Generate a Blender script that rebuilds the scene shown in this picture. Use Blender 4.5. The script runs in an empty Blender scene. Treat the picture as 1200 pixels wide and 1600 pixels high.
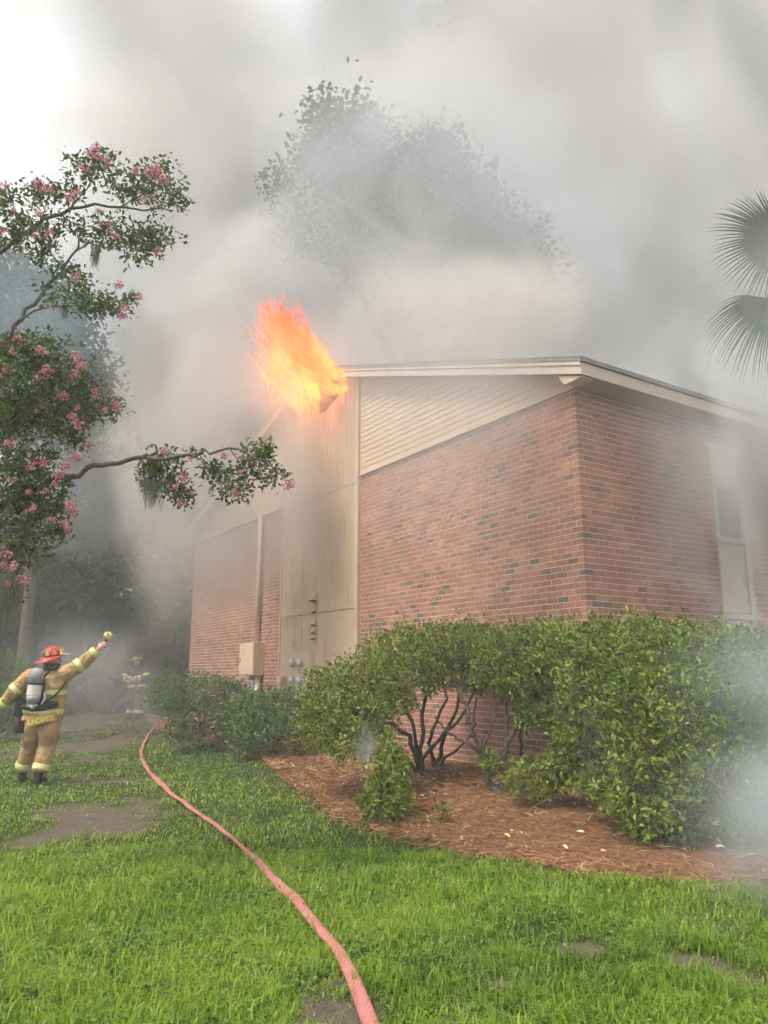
import bpy, math, random
import numpy as np
from mathutils import Vector, Matrix, Euler
random.seed(7)
rng = np.random.default_rng(7)
R = math.radians
scene = bpy.context.scene
col = scene.collection

# ------------------------------------------------------------------ camera, sky, sun, exposure
FOC, CAM_H, PITCH = 1195.0, 1.5, math.atan(255 / 1195)
cam_data = bpy.data.cameras.new('camera')
cam = bpy.data.objects.new('camera', cam_data); col.objects.link(cam)
cam_data.sensor_fit = 'VERTICAL'; cam_data.sensor_height = 24.0
cam_data.lens = 24.0 * FOC / 1600
cam_data.clip_start = 0.05; cam_data.clip_end = 2000
cam.location = (0, 0, CAM_H); cam.rotation_euler = (R(90) + PITCH, 0, 0)
scene.camera = cam

SUN_AZ, SUN_EL = R(-125), R(58)        # towards the sun, measured from +Y clockwise (negative: to the left and behind)
sun_dir = Vector((math.sin(SUN_AZ) * math.cos(SUN_EL), math.cos(SUN_AZ) * math.cos(SUN_EL), math.sin(SUN_EL)))
world = bpy.data.worlds.new('World'); scene.world = world; world.use_nodes = True
wn, wl = world.node_tree.nodes, world.node_tree.links
wn.clear()
w_out = wn.new('ShaderNodeOutputWorld'); w_bg = wn.new('ShaderNodeBackground'); w_bg.inputs['Strength'].default_value = 0.1
w_sky = wn.new('ShaderNodeTexSky'); w_sky.sky_type = 'NISHITA'; w_sky.sun_disc = False
w_sky.sun_elevation = SUN_EL; w_sky.sun_rotation = SUN_AZ
w_tc = wn.new('ShaderNodeTexCoord')
w_map = wn.new('ShaderNodeMapping'); w_map.inputs['Scale'].default_value = (1, 1, 1.6)
w_n = wn.new('ShaderNodeTexNoise'); w_n.inputs['Scale'].default_value = 2.6; w_n.inputs['Detail'].default_value = 7; w_n.inputs['Roughness'].default_value = 0.52
w_n.inputs['Distortion'].default_value = 0.35
w_r = wn.new('ShaderNodeValToRGB')
w_r.color_ramp.elements[0].position = 0.36; w_r.color_ramp.elements[0].color = (0.50, 0.50, 0.52, 1)
w_r.color_ramp.elements[1].position = 0.66; w_r.color_ramp.elements[1].color = (0.9, 0.9, 0.9, 1)
w_s = wn.new('ShaderNodeVectorMath'); w_s.operation = 'SCALE'; w_s.inputs['Scale'].default_value = 6.0
w_m = wn.new('ShaderNodeMix'); w_m.data_type = 'RGBA'; w_m.inputs['Factor'].default_value = 0.86
wl.new(w_tc.outputs['Generated'], w_map.inputs['Vector']); wl.new(w_map.outputs['Vector'], w_n.inputs['Vector'])
wl.new(w_n.outputs['Fac'], w_r.inputs['Fac']); wl.new(w_r.outputs['Color'], w_s.inputs[0])
wl.new(w_sky.outputs['Color'], w_m.inputs[6]); wl.new(w_s.outputs['Vector'], w_m.inputs[7])
wl.new(w_m.outputs[2], w_bg.inputs['Color']); wl.new(w_bg.outputs['Background'], w_out.inputs['Surface'])

sun_data = bpy.data.lights.new('sun', 'SUN'); sun_data.energy = 1.5; sun_data.angle = R(16); sun_data.color = (1.0, 0.95, 0.88)
sun = bpy.data.objects.new('sun', sun_data); col.objects.link(sun)
sun.rotation_euler = (-sun_dir).to_track_quat('-Z', 'Y').to_euler(); sun.location = (-10, -10, 30)

scene.view_settings.view_transform = 'Standard'; scene.view_settings.look = 'None'
scene.view_settings.gamma = 1.0; scene.view_settings.exposure = 1.92; scene.view_settings.use_curve_mapping = False
scene.render.engine = 'CYCLES'
cy = scene.cycles
cy.max_bounces = 6; cy.diffuse_bounces = 2; cy.glossy_bounces = 2; cy.transmission_bounces = 2; cy.volume_bounces = 1; cy.transparent_max_bounces = 12
cy.use_denoising = True; cy.denoiser = 'OPENIMAGEDENOISE'
cy.use_adaptive_sampling = True; cy.adaptive_threshold = 0.045; cy.adaptive_min_samples = 12
cy.volume_step_rate = 1.0; cy.volume_max_steps = 256
cy.sample_clamp_indirect = 6.0

# ------------------------------------------------------------------ helpers
CT, ST = math.cos(PITCH), math.sin(PITCH)
def ray(px, py):
    x, y = (px - 600) / FOC, (800 - py) / FOC
    return np.array([x, CT - ST * y, ST + CT * y])
def at(px, py, Y):
    r = ray(px, py); return np.array([0, 0, CAM_H]) + r * (Y / r[1])
def gnd(px, py, z=0.0):
    r = ray(px, py); return np.array([0, 0, CAM_H]) + r * ((z - CAM_H) / r[2])

def link(o, parent=None):
    col.objects.link(o)
    if parent is not None: o.parent = parent
    return o
def mesh_obj(name, verts, faces, mats=None, parent=None, smooth=False, tint=None, mat_idx=None):
    me = bpy.data.meshes.new(name)
    verts = np.asarray(verts, dtype=np.float32).reshape(-1, 3)
    if isinstance(faces, np.ndarray):
        nf, k = faces.shape
        me.vertices.add(len(verts)); me.vertices.foreach_set('co', verts.ravel())
        me.loops.add(nf * k); me.loops.foreach_set('vertex_index', faces.astype(np.int32).ravel())
        me.polygons.add(nf); me.polygons.foreach_set('loop_start', np.arange(0, nf * k, k, dtype=np.int32))
        me.update(calc_edges=True)
    else:
        me.from_pydata(verts.tolist(), [], faces); me.update()
    if mats is not None:
        for m in (mats if isinstance(mats, (list, tuple)) else [mats]): me.materials.append(m)
    if mat_idx is not None: me.polygons.foreach_set('material_index', np.asarray(mat_idx, dtype=np.int32))
    me.polygons.foreach_set('use_smooth', np.full(len(me.polygons), bool(smooth)))
    if tint is not None:
        a = me.attributes.new('tint', 'FLOAT', 'POINT'); a.data.foreach_set('value', np.asarray(tint, dtype=np.float32))
    me.update()
    return link(bpy.data.objects.new(name, me), parent)
def tag(o, label=None, cat=None, group=None, kind=None):
    if label: o['label'] = label
    if cat: o['category'] = cat
    if group: o['group'] = group
    if kind: o['kind'] = kind
    return o
def thing(name, label, cat, loc=(0, 0, 0), rotz=0.0, group=None):
    o = bpy.data.objects.new(name, None); col.objects.link(o)
    o.location = Vector([float(v) for v in loc]); o.rotation_euler = (0, 0, rotz); o.empty_display_size = 0.2
    return tag(o, label, cat, group)

class MB:
    """collects shapes into one mesh"""
    def __init__(s): s.v, s.f, s.mi = [], [], []
    def add(s, vs, fs, mi=0):
        n = len(s.v); s.v += [tuple(float(c) for c in v) for v in vs]; s.f += [tuple(i + n for i in f) for f in fs]; s.mi += [mi] * len(fs); return s
    def box(s, lo, hi, mi=0, bev=0.0):
        x0, y0, z0 = lo; x1, y1, z1 = hi
        return s.add([(x0,y0,z0),(x1,y0,z0),(x1,y1,z0),(x0,y1,z0),(x0,y0,z1),(x1,y0,z1),(x1,y1,z1),(x0,y1,z1)],
                     [(0,3,2,1),(4,5,6,7),(0,1,5,4),(1,2,6,5),(2,3,7,6),(3,0,4,7)], mi)
    def prism(s, poly, axis, a, b, mi=0):
        """polygon of 2-d points extruded along axis 0/1/2 from a to b"""
        def P(p, w): return (w, p[0], p[1]) if axis == 0 else (p[0], w, p[1]) if axis == 1 else (p[0], p[1], w)
        n = len(poly); vs = [P(p, a) for p in poly] + [P(p, b) for p in poly]
        fs = [tuple(range(n)), tuple(range(2 * n - 1, n - 1, -1))] + [(i, i + n, (i + 1) % n + n, (i + 1) % n) for i in range(n)]
        return s.add(vs, fs, mi)
    def tube(s, pts, radii, seg=8, mi=0, cap=True):
        pts = [Vector([float(c) for c in p]) for p in pts]
        if not hasattr(radii, '__len__'): radii = [radii] * len(pts)
        rings, vs, fs = [], [], []
        up = Vector((0, 0, 1)); prev = None
        for i, p in enumerate(pts):
            d = (pts[min(i + 1, len(pts) - 1)] - pts[max(i - 1, 0)])
            d = d.normalized() if d.length > 1e-9 else Vector((0, 0, 1))
            if prev is None:
                a = d.cross(up if abs(d.z) < 0.9 else Vector((1, 0, 0))).normalized()
            else:
                a = (prev - d * prev.dot(d)).normalized()
            prev = a; b = d.cross(a)
            for k in range(seg):
                t = 2 * math.pi * k / seg
                vs.append(p + (a * math.cos(t) + b * math.sin(t)) * radii[i])
        for i in range(len(pts) - 1):
            for k in range(seg):
                k2 = (k + 1) % seg
                fs.append((i * seg + k, i * seg + k2, (i + 1) * seg + k2, (i + 1) * seg + k))
        if cap:
            fs.append(tuple(range(seg - 1, -1, -1))); fs.append(tuple((len(pts) - 1) * seg + k for k in range(seg)))
        return s.add(vs, fs, mi)
    def loft(s, rings, mi=0, cap=True):
        n = len(rings[0]); vs = [p for r in rings for p in r]; fs = []
        for i in range(len(rings) - 1):
            for k in range(n):
                k2 = (k + 1) % n
                fs.append((i * n + k, i * n + k2, (i + 1) * n + k2, (i + 1) * n + k))
        if cap:
            fs.append(tuple(range(n - 1, -1, -1))); fs.append(tuple((len(rings) - 1) * n + k for k in range(n)))
        return s.add(vs, fs, mi)
    def sphere(s, c, r, seg=12, rings=8, mi=0, rot=None):
        rr = r if hasattr(r, '__len__') else (r, r, r); vs, fs = [], []
        for i in range(rings + 1):
            th = math.pi * i / rings
            for k in range(seg):
                ph = 2 * math.pi * k / seg
                p = Vector((rr[0] * math.sin(th) * math.cos(ph), rr[1] * math.sin(th) * math.sin(ph), rr[2] * math.cos(th)))
                if rot is not None: p = rot @ p
                vs.append(p + Vector([float(q) for q in c]))
        for i in range(rings):
            for k in range(seg):
                k2 = (k + 1) % seg
                fs.append((i * seg + k, (i + 1) * seg + k, (i + 1) * seg + k2, i * seg + k2))
        return s.add(vs, fs, mi)
    def build(s, name, mats, parent=None, smooth=False):
        return mesh_obj(name, s.v, s.f, mats, parent, smooth, mat_idx=s.mi)

# ------------------------------------------------------------------ materials
def new_mat(name):
    m = bpy.data.materials.new(name); m.use_nodes = True
    nt = m.node_tree; nt.nodes.clear()
    out = nt.nodes.new('ShaderNodeOutputMaterial')
    return m, nt.nodes, nt.links, out
def mat(name, c, rough=0.7, var=0.25, scale=8.0, bump=0.0, bump_scale=60.0, metal=0.0, c2=None, spec=0.3, coords='Object'):
    """principled with two-octave colour mottling and optional fine bump"""
    m, N, L, out = new_mat(name)
    b = N.new('ShaderNodeBsdfPrincipled'); b.inputs['Roughness'].default_value = rough; b.inputs['Metallic'].default_value = metal
    b.inputs['Specular IOR Level'].default_value = spec
    tc = N.new('ShaderNodeTexCoord')
    n = N.new('ShaderNodeTexNoise'); n.inputs['Scale'].default_value = scale; n.inputs['Detail'].default_value = 5
    L.new(tc.outputs[coords], n.inputs['Vector'])
    mx = N.new('ShaderNodeMix'); mx.data_type = 'RGBA'
    k = 1 - var
    mx.inputs[6].default_value = (c[0] * k, c[1] * k, c[2] * k, 1)
    cc = c2 if c2 else tuple(min(1, v * (1 + var)) for v in c)
    mx.inputs[7].default_value = (*cc, 1)
    mr = N.new('ShaderNodeMapRange'); mr.inputs[1].default_value = 0.3; mr.inputs[2].default_value = 0.7
    L.new(n.outputs['Fac'], mr.inputs[0]); L.new(mr.outputs[0], mx.inputs['Factor'])
    L.new(mx.outputs[2], b.inputs['Base Color'])
    if bump:
        n2 = N.new('ShaderNodeTexNoise'); n2.inputs['Scale'].default_value = bump_scale; n2.inputs['Detail'].default_value = 4
        L.new(tc.outputs[coords], n2.inputs['Vector'])
        bp = N.new('ShaderNodeBump'); bp.inputs['Strength'].default_value = bump; bp.inputs['Distance'].default_value = 0.02
        L.new(n2.outputs['Fac'], bp.inputs['Height']); L.new(bp.outputs['Normal'], b.inputs['Normal'])
    L.new(b.outputs['BSDF'], out.inputs['Surface'])
    return m
def leaf_mat(name, stops, rough=0.4, trans=0.25, spec=0.4):
    """leaf colours picked by each leaf's own 'tint' value"""
    m, N, L, out = new_mat(name)
    at_ = N.new('ShaderNodeAttribute'); at_.attribute_name = 'tint'
    r = N.new('ShaderNodeValToRGB')
    while len(r.color_ramp.elements) < len(stops): r.color_ramp.elements.new(0.5)
    for e, (p, c) in zip(r.color_ramp.elements, stops): e.position = p; e.color = (*c, 1)
    L.new(at_.outputs['Fac'], r.inputs['Fac'])
    b = N.new('ShaderNodeBsdfPrincipled'); b.inputs['Roughness'].default_value = rough; b.inputs['Specular IOR Level'].default_value = spec
    t = N.new('ShaderNodeBsdfTranslucent'); mx = N.new('ShaderNodeMixShader'); mx.inputs['Fac'].default_value = trans
    L.new(r.outputs['Color'], b.inputs['Base Color']); L.new(r.outputs['Color'], t.inputs['Color'])
    L.new(b.outputs['BSDF'], mx.inputs[1]); L.new(t.outputs['BSDF'], mx.inputs[2]); L.new(mx.outputs['Shader'], out.inputs['Surface'])
    return m

M = {}
TAN = (0.56, 0.405, 0.275)
M['siding'] = mat('painted_siding', TAN, 0.6, 0.08, 2.0, 0.15, 90)
M['trim'] = mat('painted_trim', (0.57, 0.415, 0.285), 0.55, 0.08, 3.0, 0.1, 80)
M['fascia'] = mat('painted_fascia', (0.52, 0.42, 0.335), 0.55, 0.1, 3.0, 0.1, 80)
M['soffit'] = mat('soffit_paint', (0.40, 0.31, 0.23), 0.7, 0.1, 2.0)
M['mortar'] = mat('mortar', (0.66, 0.52, 0.44), 0.95, 0.15, 6.0, 0.4, 200)
M['shingle'] = mat('asphalt_shingle', (0.24, 0.215, 0.19), 0.95, 0.3, 12.0, 0.5, 120)
M['panel_paint'] = mat('window_panel_paint', (0.58, 0.51, 0.39), 0.5, 0.06, 3.0)
M['glass'] = mat('window_glass', (0.06, 0.07, 0.075), 0.08, 0.1, 2.0, spec=0.6)
M['white_frame'] = mat('window_frame_paint', (0.50, 0.46, 0.38), 0.5, 0.05)
M['box_paint'] = mat('utility_box_paint', (0.60, 0.45, 0.31), 0.45, 0.08, 5.0)
M['grey_box'] = mat('grey_plastic', (0.50, 0.50, 0.48), 0.5, 0.1)
M['meter_metal'] = mat('meter_metal', (0.55, 0.52, 0.48), 0.35, 0.1, 9.0, metal=0.6)
M['meter_glass'] = mat('meter_glass_dome', (0.62, 0.55, 0.48), 0.12, 0.15, 20.0, spec=0.7)
M['dark'] = mat('dark_parts_and_hood_shade', (0.03, 0.028, 0.025), 0.8, 0.2)
M['char'] = mat('charred_wood', (0.025, 0.02, 0.018), 0.95, 0.4, 8.0, 0.5, 40)

def brick_mat(name, per_object):
    m, N, L, out = new_mat(name)
    b = N.new('ShaderNodeBsdfPrincipled'); b.inputs['Roughness'].default_value = 0.9; b.inputs['Specular IOR Level'].default_value = 0.2
    if per_object:
        src = N.new('ShaderNodeObjectInfo').outputs['Random']
    else:
        a = N.new('ShaderNodeAttribute'); a.attribute_name = 'tint'; src = a.outputs['Fac']
    r = N.new('ShaderNodeValToRGB'); r.color_ramp.interpolation = 'LINEAR'
    stops = [(0.0, (0.15, 0.12, 0.095)), (0.05, (0.17, 0.12, 0.09)), (0.08, (0.27, 0.14, 0.095)), (0.35, (0.325, 0.15, 0.10)), (0.7, (0.37, 0.17, 0.11)), (1.0, (0.43, 0.215, 0.14))]
    while len(r.color_ramp.elements) < len(stops): r.color_ramp.elements.new(0.5)
    for e, (p, c) in zip(r.color_ramp.elements, stops): e.position = p; e.color = (*c, 1)
    L.new(src, r.inputs['Fac'])
    g = N.new('ShaderNodeNewGeometry')
    n = N.new('ShaderNodeTexNoise'); n.inputs['Scale'].default_value = 35; n.inputs['Detail'].default_value = 5
    L.new(g.outputs['Position'], n.inputs['Vector'])
    n3 = N.new('ShaderNodeTexNoise'); n3.inputs['Scale'].default_value = 1.1; n3.inputs['Detail'].default_value = 3
    L.new(g.outputs['Position'], n3.inputs['Vector'])
    ad = N.new('ShaderNodeMath'); ad.operation = 'ADD'; L.new(n.outputs['Fac'], ad.inputs[0]); L.new(n3.outputs['Fac'], ad.inputs[1])
    mr = N.new('ShaderNodeMapRange'); mr.inputs[1].default_value = 0.6; mr.inputs[2].default_value = 1.4; mr.inputs[3].default_value = 0.68; mr.inputs[4].default_value = 1.25
    L.new(ad.outputs[0], mr.inputs[0])
    sc = N.new('ShaderNodeVectorMath'); sc.operation = 'SCALE'; L.new(r.outputs['Color'], sc.inputs[0]); L.new(mr.outputs[0], sc.inputs['Scale'])
    L.new(sc.outputs['Vector'], b.inputs['Base Color'])
    bp = N.new('ShaderNodeBump'); bp.inputs['Strength'].default_value = 0.5; bp.inputs['Distance'].default_value = 0.006
    L.new(n.outputs['Fac'], bp.inputs['Height']); L.new(bp.outputs['Normal'], b.inputs['Normal'])
    L.new(b.outputs['BSDF'], out.inputs['Surface'])
    return m
M['brick'] = brick_mat('red_brick', False)
M['brick_one'] = brick_mat('red_brick_single', True)

# ------------------------------------------------------------------ building frame and terrain
BO = np.array([2.59381575, 9.82]); BROT = R(32.95004)
DX = np.array([math.cos(BROT), math.sin(BROT)]); DY = np.array([-math.sin(BROT), math.cos(BROT)])
def to_local(x, y):
    dx, dy = x - BO[0], y - BO[1]
    return dx * DX[0] + dy * DX[1], dx * DY[0] + dy * DY[1]
def to_world(lx, ly, z=0.0):
    p = BO + lx * DX + ly * DY; return np.array([p[0], p[1], z])
def sstep(a, b, x):
    t = np.clip((x - a) / (b - a), 0, 1); return t * t * (3 - 2 * t)
def hz(x, y):
    x = np.asarray(x, dtype=float); y = np.asarray(y, dtype=float)
    lx, ly = to_local(x, y)
    d = np.hypot(np.maximum(-lx, 0), np.maximum(-ly, 0))
    near = 1 - sstep(14, 30, np.hypot(x, y))
    h = 0.19 * (1 - sstep(0.3, 3.6, d))
    h = h + near * (0.012 * np.sin(x * 1.7 + 0.4 * y) * np.cos(y * 1.3 - 0.5 * x) + 0.008 * np.sin(3.9 * x + 1.0) * np.sin(4.3 * y))
    return h
def pip(poly, x, y):
    """points inside polygon"""
    inside = np.zeros(len(x), dtype=bool); n = len(poly)
    for i in range(n):
        x1, y1 = poly[i]; x2, y2 = poly[(i + 1) % n]
        if y1 == y2: continue
        c = ((y1 > y) != (y2 > y)) & (x < (x2 - x1) * (y - y1) / (y2 - y1) + x1)
        inside ^= c
    return inside

FRONT = [gnd(px, py)[:2] for px, py in [(228, 1128), (250, 1152), (330, 1172), (420, 1203), (470, 1243), (520, 1280), (600, 1313), (700, 1340), (800, 1357), (950, 1377), (1080, 1386), (1200, 1392), (1500, 1402)]]
def resample(pts, n):
    pts = np.array(pts, dtype=float); d = np.r_[0, np.cumsum(np.linalg.norm(np.diff(pts, axis=0), axis=1))]
    t = np.linspace(0, d[-1], n); return np.stack([np.interp(t, d, pts[:, k]) for k in range(pts.shape[1])], 1)
BACK = [to_world(0.02, 15.6)[:2], to_world(0.02, 0.0)[:2], to_world(0.0, 0.02)[:2], to_world(9.0, 0.02)[:2]]
fr = resample(FRONT, 161)
def smooth_curve(p, k=5):
    q = p.copy()
    for _ in range(k): q[1:-1] = 0.25 * q[:-2] + 0.5 * q[1:-1] + 0.25 * q[2:]
    return q
fr = smooth_curve(fr, 20)
fr[:, 0] += 0.05 * np.sin(np.arange(161) * 0.9) * 0.6 + rng.normal(0, 0.015, 161)
fr[:, 1] += 0.05 * np.cos(np.arange(161) * 0.63) * 0.6 + rng.normal(0, 0.015, 161)
bk = resample(BACK, 161)
BED = [tuple(p) for p in fr] + [tuple(p) for p in bk[::-1]]

def vnoise(x, y, s, octv=4, seed=0):
    """value noise 0..1"""
    x = np.asarray(x, dtype=float) * s; y = np.asarray(y, dtype=float) * s; out_ = np.zeros_like(x); a_, tot = 1.0, 0.0
    def h(i, j): v = np.sin(i * 127.1 + j * 311.7 + seed * 17.3) * 43758.5453; return v - np.floor(v)
    for o in range(octv):
        i, j = np.floor(x), np.floor(y); u, v = x - i, y - j; u, v = u * u * (3 - 2 * u), v * v * (3 - 2 * v)
        n = (h(i, j) * (1 - u) + h(i + 1, j) * u) * (1 - v) + (h(i, j + 1) * (1 - u) + h(i + 1, j + 1) * u) * v
        out_ += a_ * n; tot += a_; a_ *= 0.55; x, y = x * 2.03 + 11.3, y * 2.03 + 5.7
    return out_ / tot
# bare soil spots in the lawn: (px, py, half width px, half height px, strength)
BARE = [(150, 1278, 95, 26, 1.0), (90, 1300, 60, 22, 0.8), (215, 1262, 40, 16, .8), (140, 1222, 80, 9, 0.75), (150, 1160, 60, 16, 1.1), (140, 1190, 70, 8, 0.6), (150, 1125, 110, 22, 1.2), (500, 1578, 75, 30, 1.0),
        (530, 1545, 40, 16, 0.8), (905, 1480, 34, 11, 0.95), (1080, 1502, 46, 16, 0.95), (780, 1537, 26, 13, 0.9), (1060, 1552, 26, 10, 0.7), (1180, 1540, 50, 30, 0.6), (1110, 1450, 70, 22, 0.6),
        (400, 1530, 40, 10, 0.6), (60, 1560, 30, 10, 0.4), (330, 1480, 30, 8, 0.35), (720, 1590, 30, 8, 0.5), (840, 1580, 24, 7, .45), (950, 1430, 40, 8, .4), (620, 1480, 16, 8, .35), (400, 1412, 20, 6, .5), (40, 1320, 60, 14, .6)]
def bare_at(x, y):
    x = np.asarray(x, dtype=float); y = np.asarray(y, dtype=float); b = np.zeros_like(x)
    wob = 3.4 * (vnoise(x, y, 1.6, 5, 3) - 0.5)
    for px, py, hw, hh, s in BARE:
        c = gnd(px, py); rx = abs(gnd(px + hw, py)[0] - c[0]); ry = max(0.12, abs(gnd(px, py - hh)[1] - c[1]))
        d = np.hypot((x - c[0]) / rx, (y - c[1]) / ry)
        b = np.maximum(b, s * np.clip(1.25 - d + wob, 0, 1))
    return np.clip(b, 0, 1)
# ------------------------------------------------------------------ ground
def grid(xs, ys):
    X, Y = np.meshgrid(xs, ys); nx, ny = len(xs), len(ys)
    i = np.arange(nx * ny).reshape(ny, nx)
    f = np.stack([i[:-1, :-1].ravel(), i[:-1, 1:].ravel(), i[1:, 1:].ravel(), i[1:, :-1].ravel()], 1)
    return X.ravel(), Y.ravel(), f
gx, gy, gf = grid(np.r_[np.linspace(-400, -14, 16), np.arange(-13, 7, 0.08), np.linspace(7.2, 400, 18)], np.r_[np.linspace(-60, 1.5, 8), np.arange(1.6, 15, 0.08), np.arange(15.2, 34, 0.4), np.linspace(35, 700, 24)])
gz = hz(gx, gy)
lawn_m, N, L, out = new_mat('lawn_soil')
b = N.new('ShaderNodeBsdfPrincipled'); b.inputs['Roughness'].default_value = 0.95; b.inputs['Specular IOR Level'].default_value = 0.15
a = N.new('ShaderNodeAttribute'); a.attribute_name = 'tint'
g = N.new('ShaderNodeNewGeometry')
n1 = N.new('ShaderNodeTexNoise'); n1.inputs['Scale'].default_value = 6; n1.inputs['Detail'].default_value = 8; n1.inputs['Roughness'].default_value = 0.65
n2 = N.new('ShaderNodeTexNoise'); n2.inputs['Scale'].default_value = 70; n2.inputs['Detail'].default_value = 6
n3 = N.new('ShaderNodeTexNoise'); n3.inputs['Scale'].default_value = 0.9; n3.inputs['Detail'].default_value = 4
for q in (n1, n2, n3): L.new(g.outputs['Position'], q.inputs['Vector'])
soil = N.new('ShaderNodeMix'); soil.data_type = 'RGBA'; soil.inputs[6].default_value = (0.05, 0.04, 0.028, 1); soil.inputs[7].default_value = (0.21, 0.17, 0.12, 1)
L.new(n1.outputs['Fac'], soil.inputs['Factor'])
th = N.new('ShaderNodeMix'); th.data_type = 'RGBA'; th.inputs[6].default_value = (0.018, 0.03, 0.008, 1); th.inputs[7].default_value = (0.08, 0.095, 0.03, 1)
L.new(n2.outputs['Fac'], th.inputs['Factor'])
ad = N.new('ShaderNodeMath'); ad.operation = 'MULTIPLY_ADD'; ad.inputs[1].default_value = 0.8; L.new(n1.outputs['Fac'], ad.inputs[0]); L.new(a.outputs['Fac'], ad.inputs[2])
mr = N.new('ShaderNodeMapRange'); mr.inputs[1].default_value = 0.58; mr.inputs[2].default_value = 1.05; L.new(ad.outputs[0], mr.inputs[0])
mx = N.new('ShaderNodeMix'); mx.data_type = 'RGBA'; L.new(mr.outputs[0], mx.inputs['Factor']); L.new(th.outputs[2], mx.inputs[6]); L.new(soil.outputs[2], mx.inputs[7])
L.new(mx.outputs[2], b.inputs['Base Color'])
bp = N.new('ShaderNodeBump'); bp.inputs['Strength'].default_value = 0.9; bp.inputs['Distance'].default_value = 0.03
sm = N.new('ShaderNodeMath'); sm.operation = 'ADD'; L.new(n1.outputs['Fac'], sm.inputs[0]); L.new(n2.outputs['Fac'], sm.inputs[1]); L.new(sm.outputs[0], bp.inputs['Height']); L.new(bp.outputs['Normal'], b.inputs['Normal'])
L.new(b.outputs['BSDF'], out.inputs['Surface'])
lawn = mesh_obj('lawn', np.stack([gx, gy, gz], 1), gf, lawn_m, smooth=True, tint=bare_at(gx, gy))
tag(lawn, kind='structure')

M['mulch'] = mat('pine_straw_bed', (0.14, 0.06, 0.028), 0.95, 0.5, 22.0, 1.0, 60, c2=(0.30, 0.14, 0.065))
nt_ = 34
tt = np.linspace(0, 1, nt_)[:, None, None]
bp_ = fr[None] * (1 - tt) + bk[None] * tt
bx, by = bp_[..., 0].ravel(), bp_[..., 1].ravel()
bh = hz(bx, by) + np.repeat(np.r_[-0.02, 0.012, np.full(nt_ - 2, 0.03)], 161) + rng.normal(0, 0.008, len(bx))
ii = np.arange(nt_ * 161).reshape(nt_, 161)
bedf = np.stack([ii[:-1, :-1].ravel(), ii[:-1, 1:].ravel(), ii[1:, 1:].ravel(), ii[1:, :-1].ravel()], 1)
bed = mesh_obj('mulch_bed', np.stack([bx, by, bh], 1), bedf, M['mulch'], smooth=True); tag(bed, kind='structure')

# ------------------------------------------------------------------ apartment building (local frame: x along the long side, y along the gable end)
bld = thing('apartment_building', 'two storey red brick apartment block with tan gable siding, its roof burning', 'building', (BO[0], BO[1], 0), BROT)
CO, PITCHB, BL, BH_, J, PR, BD = 0.0813, 0.2032, 0.1905, 0.0683, 0.013, 0.004, 0.09
Z0, ZT, WID, LEN = -0.05, 5.36, 15.1, 22.0
BAY0, BAY1, RIDGE = 5.60, 9.0, 7.5
OX, OY, ZC, SL = 0.30, 0.40, 5.552, 0.333        # overhangs, roof edge height at the eave corner, roof slope
def roof_z(y): return ZC + SL * (min(y, 2 * RIDGE - y) + OY)
# mortar backing (the walls themselves)
WX0, WX1, WZ0, WZ1 = 2.90, 3.74, 0.35, 4.97            # window strip in the long wall
w = MB()
w.box((0, 0, -0.3), (0.2, BAY0, ZT + 0.04)); w.build('gable_wall', M['mortar'], bld)
w = MB(); w.box((0, BAY1, -0.3), (0.2, WID, ZT + 0.04)); w.build('gable_wall', M['mortar'], bld)
w = MB()
w.box((0.2, 0.0005, -0.3), (WX0, 0.2, 5.45)); w.box((WX1, 0, -0.3), (LEN, 0.2, 5.45)); w.box((WX0, 0, WZ1), (WX1, 0.2, 5.45)); w.box((WX0, 0, -0.3), (WX1, 0.2, WZ0))
w.build('long_wall', M['mortar'], bld)
w = MB(); w.box((0.2, WID - 0.2, -0.3), (LEN, WID, 5.45)); w.box((LEN - 0.2, 0.2, -0.3), (LEN, WID - 0.2, 5.45)); w.build('rear_wall', M['mortar'], bld)

bricks = []          # (lo, hi)
rows = int((ZT - Z0) / CO)
for r in range(rows):
    z0 = ZT - (r + 1) * CO + J; z1 = z0 + BH_
    odd = r % 2
    # corner brick
    jit = lambda: random.uniform(-0.0015, 0.0015)
    if not odd: bricks.append(((-PR, -PR, z0), (BD, BL - PR, z1))); y = BL - PR + J; x = BD + J
    else: bricks.append(((-PR, -PR, z0), (BL - PR, BD, z1))); y = BD + J; x = BL - PR + J
    while y < BAY0 - 0.03:
        y1 = min(y + BL, BAY0 - 0.004); bricks.append(((-PR + jit(), y, z0), (0.05, y1, z1))); y += PITCHB
    y = BAY1 + 0.01 - (0.1 if odd else 0)
    while y < WID - 0.03:
        bricks.append(((-PR + jit(), max(y, BAY1 + 0.01), z0), (0.05, min(y + BL, WID), z1))); y += PITCHB
    while x < 14.0:
        x1 = x + BL
        if x1 > WX0 - 0.01 and x < WX1 + 0.01 and z1 > WZ0 and z0 < WZ1:
            if x < WX0 - 0.05: bricks.append(((x, -PR + jit(), z0), (WX0 - 0.012, 0.05, z1)))
            elif x1 > WX1 + 0.05: bricks.append(((WX1 + 0.012, -PR + jit(), z0), (x1, 0.05, z1)))
        else: bricks.append(((x, -PR + jit(), z0), (x1, 0.05, z1)))
        x += PITCHB
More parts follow.
